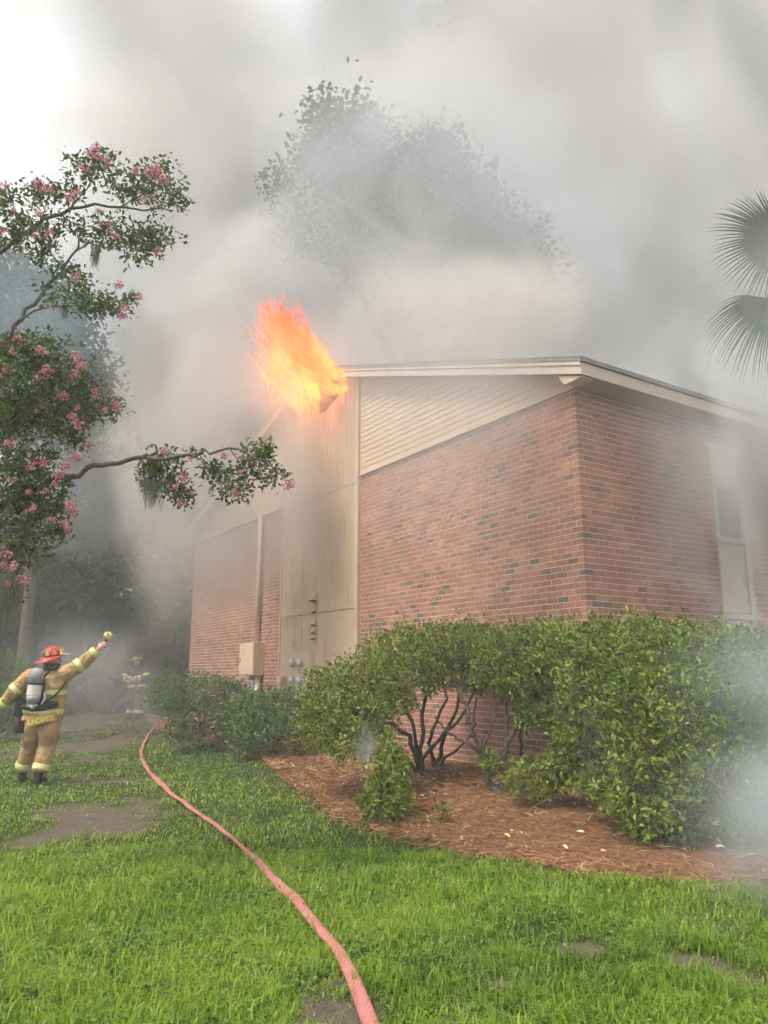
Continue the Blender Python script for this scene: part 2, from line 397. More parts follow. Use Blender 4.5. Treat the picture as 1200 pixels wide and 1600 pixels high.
# courses of the long wall above the gable bricks
for r in range(1):
    x = 0.1
    while x < 14: bricks.append(((x, -PR, ZT + J), (x + BL, 0.05, ZT + J + 0.06))); x += PITCHB
def dist(bk_):
    c = [(bk_[0][i] + bk_[1][i]) / 2 for i in range(3)]; p = to_world(c[0], c[1], c[2]); return math.dist(p, (0, 0, CAM_H))
vis = sorted([b_ for b_ in bricks if b_[0][2] > 2.25 and b_[0][0] < 3.9], key=dist)
singles = vis[:300]; sset = set(id(b_) for b_ in singles); rest = [b_ for b_ in bricks if id(b_) not in sset]
def brick_geo(lo, hi, e=0.004):
    """box with a slightly rounded face towards -x and -y"""
    x0, y0, z0 = lo; x1, y1, z1 = hi
    vs = [(x0 + e, y0 + e, z0 + e), (x1, y0 + e, z0), (x1, y1, z0), (x0 + e, y1, z0), (x0 + e, y0 + e, z1 - e), (x1, y0 + e, z1), (x1, y1, z1), (x0 + e, y1, z1)]
    return vs
BF = np.array([(0,3,2,1),(4,5,6,7),(0,1,5,4),(1,2,6,5),(2,3,7,6),(3,0,4,7)])
V = np.array([brick_geo(*b_, e=0.0) for b_ in rest]); n_ = len(rest)
V = V + rng.normal(0, 0.0006, V.shape)
F_ = (BF[None] + 8 * np.arange(n_)[:, None, None]).reshape(-1, 4)
tn = rng.random(n_)
o = mesh_obj('brick_courses', V.reshape(-1, 3), F_, M['brick'], bld, tint=np.repeat(tn, 8)); o['kind'] = 'stuff'
cache = {}
for lo, hi in singles:
    d = tuple(round(hi[i] - lo[i], 2) for i in range(3))
    if d not in cache:
        mb = MB(); s_ = [hi[i] - lo[i] for i in range(3)]; mb.box((0, 0, 0), s_)
        o = mb.build('brick', M['brick_one'], bld); cache[d] = o.data
        mod = o.data
    else:
        o = link(bpy.data.objects.new('brick', cache[d]), bld)
    o.location = lo

# gable siding boards (lap siding), each a plank cut to the roof slope
def lap_boards(y_from, y_to, name='siding_board'):
    ex = 0.106; z = ZT - 0.02; k = 0
    yl = lambda zz: (zz - ZC + 0.16) / SL - OY          # right rake: y where the underside of the roof meets height zz
    while z < roof_z(RIDGE):
        z1 = z + ex
        if y_from < RIDGE:
            ya0, ya1 = max(y_from, yl(z)), max(y_from, yl(z1)); yb = y_to
            if ya0 >= yb - 0.06: break
            ya1 = min(ya1, yb - 0.03)
            poly = [(ya0, z), (yb, z), (yb, z1 + .012), (ya1, z1 + .012)]
        else:
            m_ = lambda q: 2 * RIDGE - q
            yb0, yb1 = min(y_to, m_(yl(z))), min(y_to, m_(yl(z1))); ya = y_from
            if yb0 <= ya + 0.06: break
            yb1 = max(yb1, ya + 0.03)
            poly = [(ya, z), (yb0, z), (yb1, z1 + .012), (ya, z1 + .012)]
        mb = MB()
        front = lambda p, top: -0.036 if not top else -0.020
        vs = [(-0.034, *poly[0]), (-0.034, *poly[1]), (-0.024, *poly[2]), (-0.024, *poly[3]), (-0.005, *poly[0]), (-0.005, *poly[1]), (-0.005, *poly[2]), (-0.005, *poly[3])]
        mb.add(vs, [(0,3,2,1),(4,5,6,7),(0,1,5,4),(1,2,6,5),(2,3,7,6),(3,0,4,7)])
        mb.build(name, M['siding'], bld); z = z1; k += 1
lap_boards(0.0, BAY0 - 0.02)
lap_boards(BAY1 + 0.02, WID)
# sheathing behind the boards up to the roof
mb = MB(); mb.prism([(0.0, ZT + .05), (WID, ZT + .05), (WID, roof_z(0) - .25), (RIDGE, roof_z(RIDGE) - .2), (0, roof_z(0) - .25)], 0, 0.0, 0.15); mb.build('gable_sheathing', M['siding'], bld)
# bottom band of the gable siding
mb = MB(); mb.box((-0.05, -0.02, ZT - 0.055), (0.0, BAY0 + 0.0, ZT - 0.022)); mb.build('drip_trim', M['trim'], bld)
mb = MB(); mb.box((-0.05, BAY1, ZT - 0.055), (0.0, WID, ZT - 0.022)); mb.build('drip_trim', M['trim'], bld)

# grooved plywood bay in the middle of the gable end: sheets with real grooves, seam at 2.76
def grooved_sheet(y0, y1, z0, z1t, x=-0.045, g=0.1016, gw=0.012, gd=0.008, flat=False):
    mb = MB(); y = y0; top = lambda yy: min(z1t, roof_z(yy) - 0.14)
    ys = [y0]
    if not flat:
        yy = math.ceil(y0 / g) * g
        while yy < y1 - gw:
            if yy > y0 + 0.01: ys += [yy - gw / 2, yy + gw / 2]
            yy += g
    if y0 < RIDGE < y1 and z1t > 7:
        ys.append(RIDGE)
    ys.append(y1); ys = sorted(ys)
    for i in range(len(ys) - 1):
        a_, b_ = ys[i], ys[i + 1]
        groove = (b_ - a_) < gw * 1.2
        xf = x + (gd if groove else 0)
        mb.add([(xf, a_, z0), (xf, b_, z0), (xf, b_, top(b_)), (xf, a_, top(a_))], [(0, 3, 2, 1)])
        if i < len(ys) - 2:
            g2 = (ys[i + 2] - b_) < gw * 1.2
            if g2 != groove:
                x2 = x + (gd if g2 else 0)
                mb.add([(xf, b_, z0), (x2, b_, z0), (x2, b_, top(b_)), (xf, b_, top(b_))], [(0, 1, 2, 3)])
    mb.box((x + gd, y0, z0), (0.0, y1, min(top(y0), top(y1))))
    return mb
SEAM = 2.76
edges = [BAY0 + 0.09, BAY0 + 0.09 + 1.11, BAY0 + 0.09 + 2.22, BAY1 - 0.06]
for a_, b_ in zip(edges[:-1], edges[1:]):
    grooved_sheet(a_ + .002, b_ - .002, SEAM + 0.012, 5.2, x=-0.05).build('siding_sheet', M['siding'], bld)
    grooved_sheet(a_ + .002, b_ - .002, 5.21, 99, x=-0.05).build('siding_sheet', M['siding'], bld)
    grooved_sheet(a_ + .002, b_ - .002, -0.1, SEAM, x=-0.042, flat=(a_ < edges[2] - 0.01)).build('siding_sheet', M['siding'], bld)
mb = MB(); mb.box((-0.056, edges[0], SEAM - 0.004), (-0.04, edges[-1], SEAM + 0.010)); mb.build('seam_flashing', M['trim'], bld)
for y in (BAY0, BAY1 - 0.06):
    mb = MB(); mb.box((-0.07, y - 0.005, -0.1), (-0.001, y + 0.085 if y < 7 else y + 0.06, roof_z(y) - 0.16)); mb.build('corner_board', M['trim'], bld)
# narrow flat back panel for the meters
mb = MB(); mb.box((-0.062, 6.95, 0.3), (-0.0425, 8.45, 2.06)); mb.box((-0.075, 6.86, 0.3), (-0.0425, 6.94, 2.32)); mb.build('meter_board', M['siding'], bld)

# roof: two slopes, rake boards, fascia, soffits
TH_ = 0.05
def slope_pts(y0, y1, x0, x1, zoff0=0.0, th=TH_):
    pass
for side in (0, 1):
    ye = -OY - 0.03 if side == 0 else WID + OY + 0.03
    ze = ZC - 0.01
    yr, zr = RIDGE, roof_z(RIDGE)
    mb = MB(); poly = [(ye, ze), (yr, zr), (yr, zr - TH_), (ye, ze - TH_)]
    mb.prism(poly if side else poly[::-1], 0, -OX - 0.03, LEN + OX)
    rf = mb.build('roof_slope', M['shingle'], bld)
    # shingle courses along the lower roof, butts proud by a few mm
    n_c = 40; sx = MB()
    for k in range(n_c):
        f0 = k / n_c; y_a = ye + (yr - ye) * f0; z_a = ze + (zr - ze) * f0
        f1 = (k + 1) / n_c; y_b = ye + (yr - ye) * f1; z_b = ze + (zr - ze) * f1
        x = -OX - 0.035
        sx.add([(x, y_a, z_a + .012), (LEN, y_a, z_a + .012), (LEN, y_b, z_b + .004), (x, y_b, z_b + .004), (x, y_a, z_a - .001), (LEN, y_a, z_a - .001)], [(0, 1, 2, 3), (0, 4, 5, 1), (0, 3, 4)])
    so = sx.build('shingle_courses', M['shingle'], rf); so['kind'] = 'stuff'
    # rake board
    ye2 = -OY if side == 0 else WID + OY
    mb = MB(); poly = [(ye2, ze - TH_ - .002), (yr, zr - TH_ - .002), (yr, zr - TH_ - .17), (ye2, ze - TH_ - .17)]
    mb.prism(poly if side else poly[::-1], 0, -OX, -OX + 0.03); mb.build('rake_board', M['fascia'], bld)
    mb = MB(); poly = [(ye2, ze - TH_ + .012), (yr, zr - TH_ + .012), (yr, zr - TH_ - .05), (ye2, ze - TH_ - .05)]
    mb.prism(poly if side else poly[::-1], 0, -OX - 0.018, -OX - .001); mb.build('rake_drip_edge', M['fascia'], bld)
    # sloped soffit under the gable overhang
    mb = MB(); poly = [(ye2, ze - TH_ - .12), (yr, zr - TH_ - .12), (yr, zr - TH_ - .135), (ye2, ze - TH_ - .135)]
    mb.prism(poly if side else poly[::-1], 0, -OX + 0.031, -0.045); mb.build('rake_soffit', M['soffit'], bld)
    # eave fascia, soffit
    s_ = 1 if side == 0 else -1
    y_f = -OY if side == 0 else WID + OY
    mb = MB(); mb.box((-OX + .031, min(y_f, y_f + s_ * .025), ze - TH_ - .17), (LEN, max(y_f, y_f + s_ * .025), ze - TH_ - .003)); mb.build('eave_fascia', M['fascia'], bld)
    y_w = 0.0 if side == 0 else WID
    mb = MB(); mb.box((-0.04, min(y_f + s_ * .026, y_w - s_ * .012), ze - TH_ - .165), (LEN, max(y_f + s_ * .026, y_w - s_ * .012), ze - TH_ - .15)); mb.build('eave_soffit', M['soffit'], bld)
    # boxed return at the eave end of the rake
    y_r = -OY + 0.026 if side == 0 else WID + OY - 0.026
    tri = [(y_r, ze - TH_ - .18), (y_r + s_ * .40, ze - TH_ - .055), (y_r + s_ * .40, ze - TH_ - .09), (y_r + s_ * .30, ze - TH_ - .205), (y_r, ze - TH_ - .19)]
    mb = MB(); mb.prism(tri[::-1] if side == 0 else tri, 0, -OX + 0.032, -0.041); mb.build('eave_return', M['fascia'], bld)
mb = MB(); mb.prism([(RIDGE - .16, roof_z(RIDGE) - .04), (RIDGE, roof_z(RIDGE) + .02), (RIDGE + .16, roof_z(RIDGE) - .04), (RIDGE, roof_z(RIDGE) - .0)], 0, -OX - .03, LEN); mb.build('ridge_cap', M['shingle'], bld)
# frieze board under the long eave
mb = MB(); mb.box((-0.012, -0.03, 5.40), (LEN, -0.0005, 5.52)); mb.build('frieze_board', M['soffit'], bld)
# charred hole at the top of the gable
mb = MB(); ch = []
for k in range(22):
    t = 2 * math.pi * k / 22; rr = 1 + 0.22 * math.sin(3 * t + 1) + 0.14 * math.sin(7 * t)
    y_, z_ = 7.15 + 0.85 * rr * math.cos(t), 7.55 + 0.4 * rr * math.sin(t); z_ = min(z_, roof_z(y_) - 0.2); ch.append((y_, z_))
mb.prism(ch, 0, -0.058, -0.052); mb.build('charred_siding', M['char'], bld)

# window strip in the long wall
win = MB().box((WX0, -0.02, WZ0), (WX0 + .05, 0.06, WZ1)).box((WX1 - .13, -0.02, WZ0), (WX1, 0.06, WZ1)).box((WX0 + .05, -0.02, WZ1 - .06), (WX1 - .13, 0.06, WZ1)).build('window_surround', M['panel_paint'], bld)
for z0, z1 in ((4.38, WZ1 - .061), (2.42, 3.50), (1.62, 2.30)):
    MB().box((WX0 + .051, 0.012, z0), (WX1 - .131, 0.05, z1)).build('spandrel_panel', M['panel_paint'], bld)
MB().box((WX0 - .03, -0.05, 2.32), (WX1 + .03, 0.05, 2.40)).build('panel_ledge', M['white_frame'], bld)
for z0, z1 in ((3.52, 4.37), (0.42, 1.6)):
    wf = MB()
    a_, b_ = WX0 + .052, WX1 - .132
    wf.box((a_, -0.006, z0), (a_ + .05, 0.05, z1)); wf.box((b_ - .05, -0.006, z0), (b_, 0.05, z1)); wf.box((a_ + .05, -0.006, z1 - .05), (b_ - .05, 0.05, z1)); wf.box((a_ + .05, -0.006, z0), (b_ - .05, 0.05, z0 + .05))
    wo = wf.build('window', M['white_frame'], bld)
    MB().box((a_ + .051, 0.02, z0 + .051), (b_ - .051, 0.03, z1 - .051)).build('pane', M['glass'], wo)
    MB().box((a_ - .04, -0.06, z0 - .045), (b_ + .04, 0.03, z0 - .001)).build('sill', M['white_frame'], wo)

# ------------------------------------------------------------------ things on the gable wall
def on_wall(y, z, off=0.0): p = to_world(-off, y, z); return p
t = thing('electric_meter_bank', 'bank of round electric meters on the tan siding behind the shrub', 'meters', on_wall(7.7, 0.6, 0.062), BROT)
MB().box((-0.09, -0.42, 0.0), (-0.001, 0.42, 1.36)).build('meter_cabinet', M['box_paint'], t)
for cyy in (-0.02, 0.33):
    for k in range(3):
        z = 1.16 - k * 0.36
        me = MB()
        me.tube([(-0.09, cyy, z), (-0.125, cyy, z)], [0.105, 0.1], 20).build
        o = me.build('meter', M['meter_metal'], t)
        d = MB(); prof = [(-0.125, .088), (-0.17, .085), (-0.20, .07), (-0.213, .04), (-0.216, .0)]
        d.loft([[(x, cyy + r_ * math.cos(q * math.pi / 9), z + r_ * math.sin(q * math.pi / 9)) for q in range(18)] for x, r_ in prof]); d.build('glass_dome', M['meter_glass'], o, smooth=True)
        MB().box((-0.135, cyy - .05, z + .0), (-0.126, cyy + .05, z + .035)).build('dial_plate', M['dark'], o)
# little weather hoods up the wall
for i, z in enumerate((3.02, 2.78, 2.52, 2.36, 2.24)):
    z += 0.0
    t = thing('vent_hood', 'tan painted vent hood on the siding, ' + ['topmost of the vertical row', 'second from the top, just above the seam', 'first hood below the seam', 'second hood below the seam', 'lowest of the row above the meters'][i], 'vent hood', on_wall(7.3, z, 0.06), BROT, 'vent hoods in a row above the meters')
    h = MB(); s_ = 1.35 if i == 0 else 0.9
    h.add([(0, -.06 * s_, .11 * s_), (0, .06 * s_, .11 * s_), (-.11 * s_, .06 * s_, 0), (-.11 * s_, -.06 * s_, 0), (0, -.06 * s_, 0), (0, .06 * s_, 0)], [(0, 1, 2, 3), (0, 3, 4), (1, 5, 2), (2, 5, 4, 3), (0, 4, 5, 1)])
    h.build('hood', M['siding'], t)
    MB().box((-0.006, -.075 * s_, -.05), (-0.001, .075 * s_, .13 * s_)).build('flange', M['siding'], t)
    MB().box((-0.09 * s_, -.045 * s_, -0.028), (-0.007, .045 * s_, -0.001)).build('under_hood_shade', M['dark'], t)  # dark slab stands in for the shade under the hood
t = thing('utility_box', 'large square tan utility box with a tall conduit on the left brick wall', 'utility box', on_wall(10.3, 1.5, 0.011), BROT)
MB().box((-0.26, -0.42, 0.0), (-0.001, 0.42, 0.74)).build('box_body', M['box_paint'], t)
MB().box((-0.275, -0.40, 0.02), (-0.261, 0.40, 0.72)).build('door', M['box_paint'], t)
MB().box((-0.30, 0.30, 0.33), (-0.276, 0.34, 0.41)).build('latch', M['meter_metal'], t)
MB().tube([(-0.08, -0.15, 0.741), (-0.08, -0.15, 3.85)], 0.055, 10).build('conduit', M['box_paint'], t, smooth=True)
MB().tube([(-0.08, -0.30, -0.001), (-0.08, -0.30, -1.3)], 0.06, 10).build('conduit', M['box_paint'], t, smooth=True)
MB().tube([(-0.08, -0.18, -0.001), (-0.08, -0.18, -1.3)], 0.03, 8).build('conduit', M['meter_metal'], t, smooth=True)
for y, lab in ((11.35, 'small grey junction box left of the utility conduits, low on the brick'), (10.35, 'small grey junction box just under the large tan utility box')):
    t = thing('junction_box', lab, 'junction box', on_wall(y, 1.02, 0.011), BROT, 'small grey boxes low on the brick wall')
    MB().box((-0.12, -0.16, 0), (-0.001, 0.16, 0.36)).build('box_body', M['grey_box'], t)
    MB().box((-0.135, -0.14, 0.02), (-0.121, 0.14, 0.34)).build('cover', M['white_frame'], t)
    MB().tube([(-0.135, 0, 0.2), (-0.145, 0, 0.2)], 0.035, 10).build('lock', M['dark'], t)
    MB().tube([(-0.06, 0, -0.001), (-0.06, 0, -0.9)], 0.02, 8).build('conduit', M['grey_box'], t)
t = thing('breaker_box', 'narrow tan breaker box on the siding left of the meters', 'breaker box', on_wall(8.72, 1.06, 0.062), BROT)
MB().box((-0.10, -0.11, 0), (-0.001, 0.11, 0.42)).build('box_body', M['box_paint'], t)
MB().box((-0.115, -0.10, 0.01), (-0.101, 0.10, 0.41)).build('cover', M['box_paint'], t)
MB().tube([(-0.05, 0, -0.001), (-0.05, 0, -0.95)], 0.025, 8).build('conduit', M['box_paint'], t)
# ------------------------------------------------------------------ foliage tools
def unit(v): return v / np.maximum(np.linalg.norm(v, axis=-1, keepdims=True), 1e-9)
def leaves_geo(pos, d, up, ln, wd, droop=0.12, fold=0.22):
    """pos N,3 base of each leaf; d direction; up rough normal; ln, wd lengths -> verts N*6, faces N*2 quads"""
    n = len(pos); ln = np.broadcast_to(ln, n)[:, None]; wd = np.broadcast_to(wd, n)[:, None]
    side = unit(np.cross(d, up)); nr = np.cross(side, d)
    b = pos; tip = pos + d * ln - nr * ln * droop
    m1, m2 = pos + d * ln * 0.34, pos + d * ln * 0.72 - nr * ln * droop * 0.45
    l1, r1 = m1 - side * wd * 0.5 + nr * wd * fold, m1 + side * wd * 0.5 + nr * wd * fold
    l2, r2 = m2 - side * wd * 0.40 + nr * wd * fold, m2 + side * wd * 0.40 + nr * wd * fold
    V = np.stack([b, l1, l2, tip, r2, r1], 1).reshape(-1, 3)
    f = np.array([(0, 3, 2, 1), (0, 5, 4, 3)])
    F = (f[None] + 6 * np.arange(n)[:, None, None]).reshape(-1, 4)
    return V, F
def foliage(name, tips, outd, per, ln, wd, m, parent=None, spread=0.75, upb=0.25, jitter=0.035, tint_mu=None, clump=0.3, droop=0.12):
    n = len(tips) * per
    base = np.repeat(tips, per, 0) + rng.normal(0, jitter, (n, 3))
    o = np.repeat(outd, per, 0)
    d = unit(o * 0.6 + rng.normal(0, spread, (n, 3)) + np.array([0, 0, upb]))
    up = unit(o * 0.5 + np.array([0, 0, 0.8]) + rng.normal(0, 0.35, (n, 3)))
    up = up + 1e-3
    L_ = ln * rng.uniform(0.5, 1.3, n); W_ = wd * rng.uniform(0.75, 1.15, n)
    V, F = leaves_geo(base, d, up, L_, W_, droop)
    tw = rng.random(len(tips)) if tint_mu is None else tint_mu
    t = np.clip(np.repeat(tw, per) * clump + rng.random(n) * (1 - clump), 0, 1)
    return mesh_obj(name, V, F, m, parent, tint=np.repeat(t, 6))
def blob_tips(blobs, n, keep=0.86, bottom=1.0, inner=0.25, noise=0.14):
    """n twig tips over the surface of a union of ellipsoids (centre, radii), some inside"""
    C = np.array([b_[0] for b_ in blobs], float); Rr = np.array([b_[1] for b_ in blobs], float)
    area = (Rr[:, 0] * Rr[:, 1] + Rr[:, 0] * Rr[:, 2] + Rr[:, 1] * Rr[:, 2]); w = area / area.sum()
    P, O = [], []; got = 0
    while got < n:
        k = rng.choice(len(blobs), 4 * n, p=w); s = unit(rng.normal(size=(4 * n, 3)))
        rad = np.where(rng.random(4 * n) < inner, rng.uniform(0.45, 0.9, 4 * n), 1 + rng.normal(0, noise, 4 * n))
        p = C[k] + s * Rr[k] * rad[:, None]
        o = unit(s / Rr[k])
        ok = np.ones(4 * n, bool)
        for j in range(len(blobs)):
            q = (np.linalg.norm((p - C[j]) / Rr[j], axis=1) < keep) & (k != j); ok &= ~(q & (rng.random(4 * n) > 0.15))
        ok &= ~((o[:, 2] < -0.35) & (rng.random(4 * n) > bottom))
        P.append(p[ok]); O.append(o[ok]); got += ok.sum()
    P, O = np.concatenate(P)[:n], np.concatenate(O)[:n]
    return P, O
def crooked(a, b, n=6, wob=0.08, sag=0.0):
    a, b = np.array(a, float), np.array(b, float); t = np.linspace(0, 1, n)[:, None]
    p = a + (b - a) * t; L_ = np.linalg.norm(b - a)
    p[1:-1] += rng.normal(0, wob * L_, (n - 2, 3)); p[:, 2] += sag * np.sin(np.pi * t[:, 0]) * L_
    return p
M['bark'] = mat('shrub_bark', (0.06, 0.045, 0.032), 0.9, 0.45, 18, 0.8, 70, c2=(0.15, 0.12, 0.085))
M['bark_grey'] = mat('tree_bark', (0.12, 0.10, 0.085), 0.9, 0.35, 9, 0.7, 50)
M['shrub_leaf'] = leaf_mat('shrub_leaf', [(0, (0.04, 0.075, 0.012)), (0.35, (0.12, 0.17, 0.02)), (0.72, (0.235, 0.295, 0.03)), (0.95, (0.29, 0.35, 0.045)), (0.985, (0.36, 0.36, 0.06)), (1.0, (0.62, 0.45, 0.06))], 0.42, 0.2, 0.35)
M['hedge_leaf'] = leaf_mat('hedge_leaf', [(0, (0.04, 0.08, 0.018)), (0.5, (0.105, 0.17, 0.034)), (1.0, (0.22, 0.29, 0.06))], 0.42, 0.22)
M['crape_leaf'] = leaf_mat('crape_leaf', [(0, (0.04, 0.062, 0.018)), (0.5, (0.085, 0.125, 0.028)), (0.85, (0.15, 0.19, 0.045)), (1.0, (0.22, 0.11, 0.05))], 0.45, 0.25)
M['petal'] = leaf_mat('pink_petal', [(0, (0.30, 0.08, 0.07)), (0.3, (0.50, 0.17, 0.20)), (0.65, (0.66, 0.30, 0.36)), (1.0, (0.80, 0.50, 0.54))], 0.6, 0.35, 0.2)
M['moss'] = leaf_mat('spanish_moss', [(0, (0.10, 0.11, 0.07)), (1.0, (0.25, 0.26, 0.18))], 0.9, 0.2, 0.1)
M['tree_leaf'] = leaf_mat('tree_leaf', [(0, (0.02, 0.045, 0.02)), (0.5, (0.04, 0.08, 0.03)), (1.0, (0.08, 0.13, 0.045))], 0.5, 0.25)
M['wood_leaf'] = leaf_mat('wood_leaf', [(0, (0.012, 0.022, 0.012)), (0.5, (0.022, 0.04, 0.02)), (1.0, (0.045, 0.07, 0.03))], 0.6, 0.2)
M['palm'] = leaf_mat('palm_leaf', [(0, (0.03, 0.05, 0.03)), (1.0, (0.06, 0.09, 0.045))], 0.5, 0.15)

# ------------------------------------------------------------------ shrubs along the wall
def shrub(name, label, blobs, n, stems, leaf=0.06, per=6, m='shrub_leaf', root=None, twigs=60, inner=0.25, bottom=1.0, group=None, noise=0.17):
    """stems: list of (points, radius at base); twigs join stem ends to the crown"""
    base = np.array(root if root is not None else stems[0][0][0], float)
    t = thing(name, label, 'shrub', base, 0, group)
    P, O = blob_tips(blobs, n, inner=inner, bottom=bottom, noise=noise)
    gzv = hz(P[:, 0], P[:, 1]) + 0.03; k = P[:, 2] > gzv; P, O = P[k], O[k]
    fo = foliage('foliage', P - base, O, per, leaf, leaf * 0.45, M[m], t)
    fo['kind'] = 'stuff'
    ends = []
    for pts, r in stems:
        pts = np.array(pts, float); q = resample(pts, max(8, 4 * len(pts)))
        q[1:-1] += rng.normal(0, r * 0.55, q[1:-1].shape)
        mb = MB(); mb.tube(q - base, np.linspace(r * 1.1, r * 0.5, len(q)), 8); mb.build('stem', M['bark'], t, smooth=True)
        ends += [(q[len(q) // 2], r * 0.5), (q[-2], r * 0.45), (q[-1], r * 0.45)]
    mb = MB(); idx = rng.choice(len(P), min(twigs, len(P)), replace=False)
    E = np.array([e[0] for e in ends])
    for i in idx:
        j = int(np.argmin(np.linalg.norm(E - P[i], axis=1) + rng.uniform(0, 0.15, len(E))))
        c = crooked(E[j] - base, P[i] - base, 5, 0.07, 0.04); r = min(ends[j][1], 0.012)
        mb.tube(c, np.linspace(r, 0.003, 5), 5, cap=False)
    w_ = mb.build('twigs', M['bark'], t, smooth=True); w_['kind'] = 'stuff'
    return t
def bl(px, py, Y, rx, rz, ry):
    """an ellipsoid of foliage centred where (px, py) meets distance Y, radii given in photo pixels (across, up) and metres (deep)"""
    k = Y / FOC; return (at(px, py, Y), (rx * k, ry, rz * k))
# shrub with many crooked stems in the middle
A0 = gnd(655, 1213, 0.13); A0b = gnd(680, 1205, 0.14)
stemsA = [([A0, at(640, 1150, 10.7), at(560, 1090, 10.4), at(520, 1060, 10.2)], 0.035), ([A0, at(652, 1160, 10.8), at(628, 1085, 10.7), at(610, 1040, 10.6)], 0.032),
          ([A0, at(660, 1150, 10.9), at(662, 1090, 10.9), at(655, 1030, 10.9)], 0.034), ([A0b, at(690, 1165, 10.8), at(715, 1100, 10.7), at(722, 1040, 10.7)], 0.034),
          ([A0b, at(670, 1150, 10.6), at(698, 1090, 10.5), at(680, 1020, 10.6)], 0.028), ([A0, at(668, 1172, 10.6), at(720, 1120, 10.4), at(752, 1060, 10.5)], 0.028),
          ([A0b, at(700, 1180, 10.5), at(738, 1150, 10.3), at(745, 1090, 10.4)], 0.024), ([A0, at(630, 1180, 10.6), at(600, 1140, 10.3), at(560, 1120, 10.0)], 0.026)]
blA = [bl(520, 1092, 10.0, 42, 40, .55), bl(560, 1070, 10.1, 50, 38, .6), bl(510, 1130, 9.7, 34, 34, .45), bl(565, 1120, 9.6, 44, 34, .45), bl(620, 1050, 10.4, 58, 44, .7), bl(640, 1020, 10.7, 58, 36, .7),
       bl(700, 1010, 10.9, 56, 34, .7), bl(748, 1015, 10.9, 44, 36, .6), bl(740, 1050, 10.7, 36, 28, .5), bl(600, 1100, 10.0, 34, 22, .4), bl(690, 1045, 10.6, 50, 26, .5), bl(545, 1165, 9.3, 24, 18, .3), bl(600, 1160, 9.2, 18, 22, .2), bl(490, 1100, 9.9, 14, 28, .3)]
shrub('evergreen_shrub', 'broad clipped evergreen shrub with many crooked stems and brick showing through', blA, 2700, stemsA, 0.066, 6, root=A0, twigs=90, inner=0.3, group='evergreen shrubs by the brick corner')
# leaning trunk shrub
B0 = gnd(788, 1252, 0.10)
stemsB = [([B0, at(768, 1222, 9.45), at(752, 1180, 9.5), at(735, 1130, 9.6), at(720, 1080, 9.8)], 0.05), ([at(766, 1218, 9.45), at(790, 1170, 9.4), at(822, 1110, 9.4), at(838, 1060, 9.5)], 0.036),
          ([at(752, 1180, 9.5), at(735, 1162, 9.5), at(705, 1150, 9.6), at(680, 1120, 9.7)], 0.022), ([at(790, 1170, 9.4), at(792, 1110, 9.5), at(800, 1050, 9.5)], 0.02), ([gnd(815, 1200, 0.17), at(812, 1150, 10.0), at(820, 1080, 9.9), at(830, 1020, 9.8)], 0.026),
          ([at(752, 1180, 9.5), at(765, 1145, 9.45), at(775, 1095, 9.5), at(770, 1060, 9.5)], 0.018)]
blB = [bl(790, 1030, 9.8, 44, 42, .6), bl(840, 1020, 9.7, 46, 40, .6), bl(815, 1070, 9.5, 34, 22, .4), bl(840, 1060, 9.4, 30, 22, .35), bl(865, 1115, 9.2, 28, 20, .3), bl(822, 1122, 9.3, 16, 16, .2), bl(770, 1190, 9.4, 16, 9, .14), bl(765, 1062, 9.6, 22, 14, .25)]
shrub('evergreen_shrub', 'open evergreen shrub on a thick leaning trunk in front of the brick wall', blB, 1200, stemsB, 0.066, 6, root=B0, twigs=50, inner=0.25, group='evergreen shrubs by the brick corner')
# dense corner shrub
C0_ = gnd(985, 1290, 0.06)
stemsC = [([C0_, at(960, 1240, 8.0), at(920, 1150, 8.2), at(900, 1080, 8.4)], 0.045), ([C0_, at(985, 1230, 8.0), at(975, 1130, 8.2), at(985, 1050, 8.3)], 0.042), ([gnd(1060, 1280, 0.08), at(1050, 1200, 8.2), at(1070, 1100, 8.4)], 0.04),
          ([gnd(900, 1230, 0.14), at(905, 1180, 8.8), at(880, 1110, 8.9)], 0.026), ([gnd(1140, 1270, 0.1), at(1150, 1180, 8.6), at(1160, 1080, 8.8)], 0.035)]
blC = [bl(890, 1030, 9.0, 48, 48, .6), bl(940, 1025, 8.6, 58, 50, .7), bl(1010, 1020, 8.3, 62, 50, .75), bl(1080, 1030, 8.3, 58, 50, .7), bl(1150, 1040, 8.5, 60, 52, .7), bl(1220, 1050, 8.6, 58, 52, .7),
       bl(930, 1090, 8.1, 52, 42, .5), bl(1000, 1095, 7.7, 60, 52, .55), bl(1070, 1105, 7.6, 56, 56, .55), bl(1140, 1120, 7.8, 60, 60, .6), bl(1210, 1130, 8.0, 55, 60, .6),
       bl(1000, 1170, 7.45, 50, 48, .45), bl(1060, 1190, 7.3, 48, 60, .45), bl(1120, 1210, 7.4, 54, 62, .5), bl(1190, 1220, 7.6, 54, 60, .5), bl(985, 1235, 7.35, 46, 36, .35), bl(1045, 1265, 7.2, 44, 40, .35),
       bl(905, 1150, 8.3, 34, 28, .3), bl(935, 1225, 7.7, 30, 18, .2), bl(840, 1215, 8.6, 42, 26, .3), bl(880, 1195, 8.4, 26, 20, .25), bl(1010, 1290, 7.15, 26, 16, .2), bl(1110, 1285, 7.2, 40, 34, .3)]
shrub('evergreen_shrub', 'large dense evergreen shrub at the brick corner, glossy and leafy to the ground', blC, 5200, stemsC, 0.068, 6, root=C0_, twigs=90, inner=0.3, group='evergreen shrubs by the brick corner')
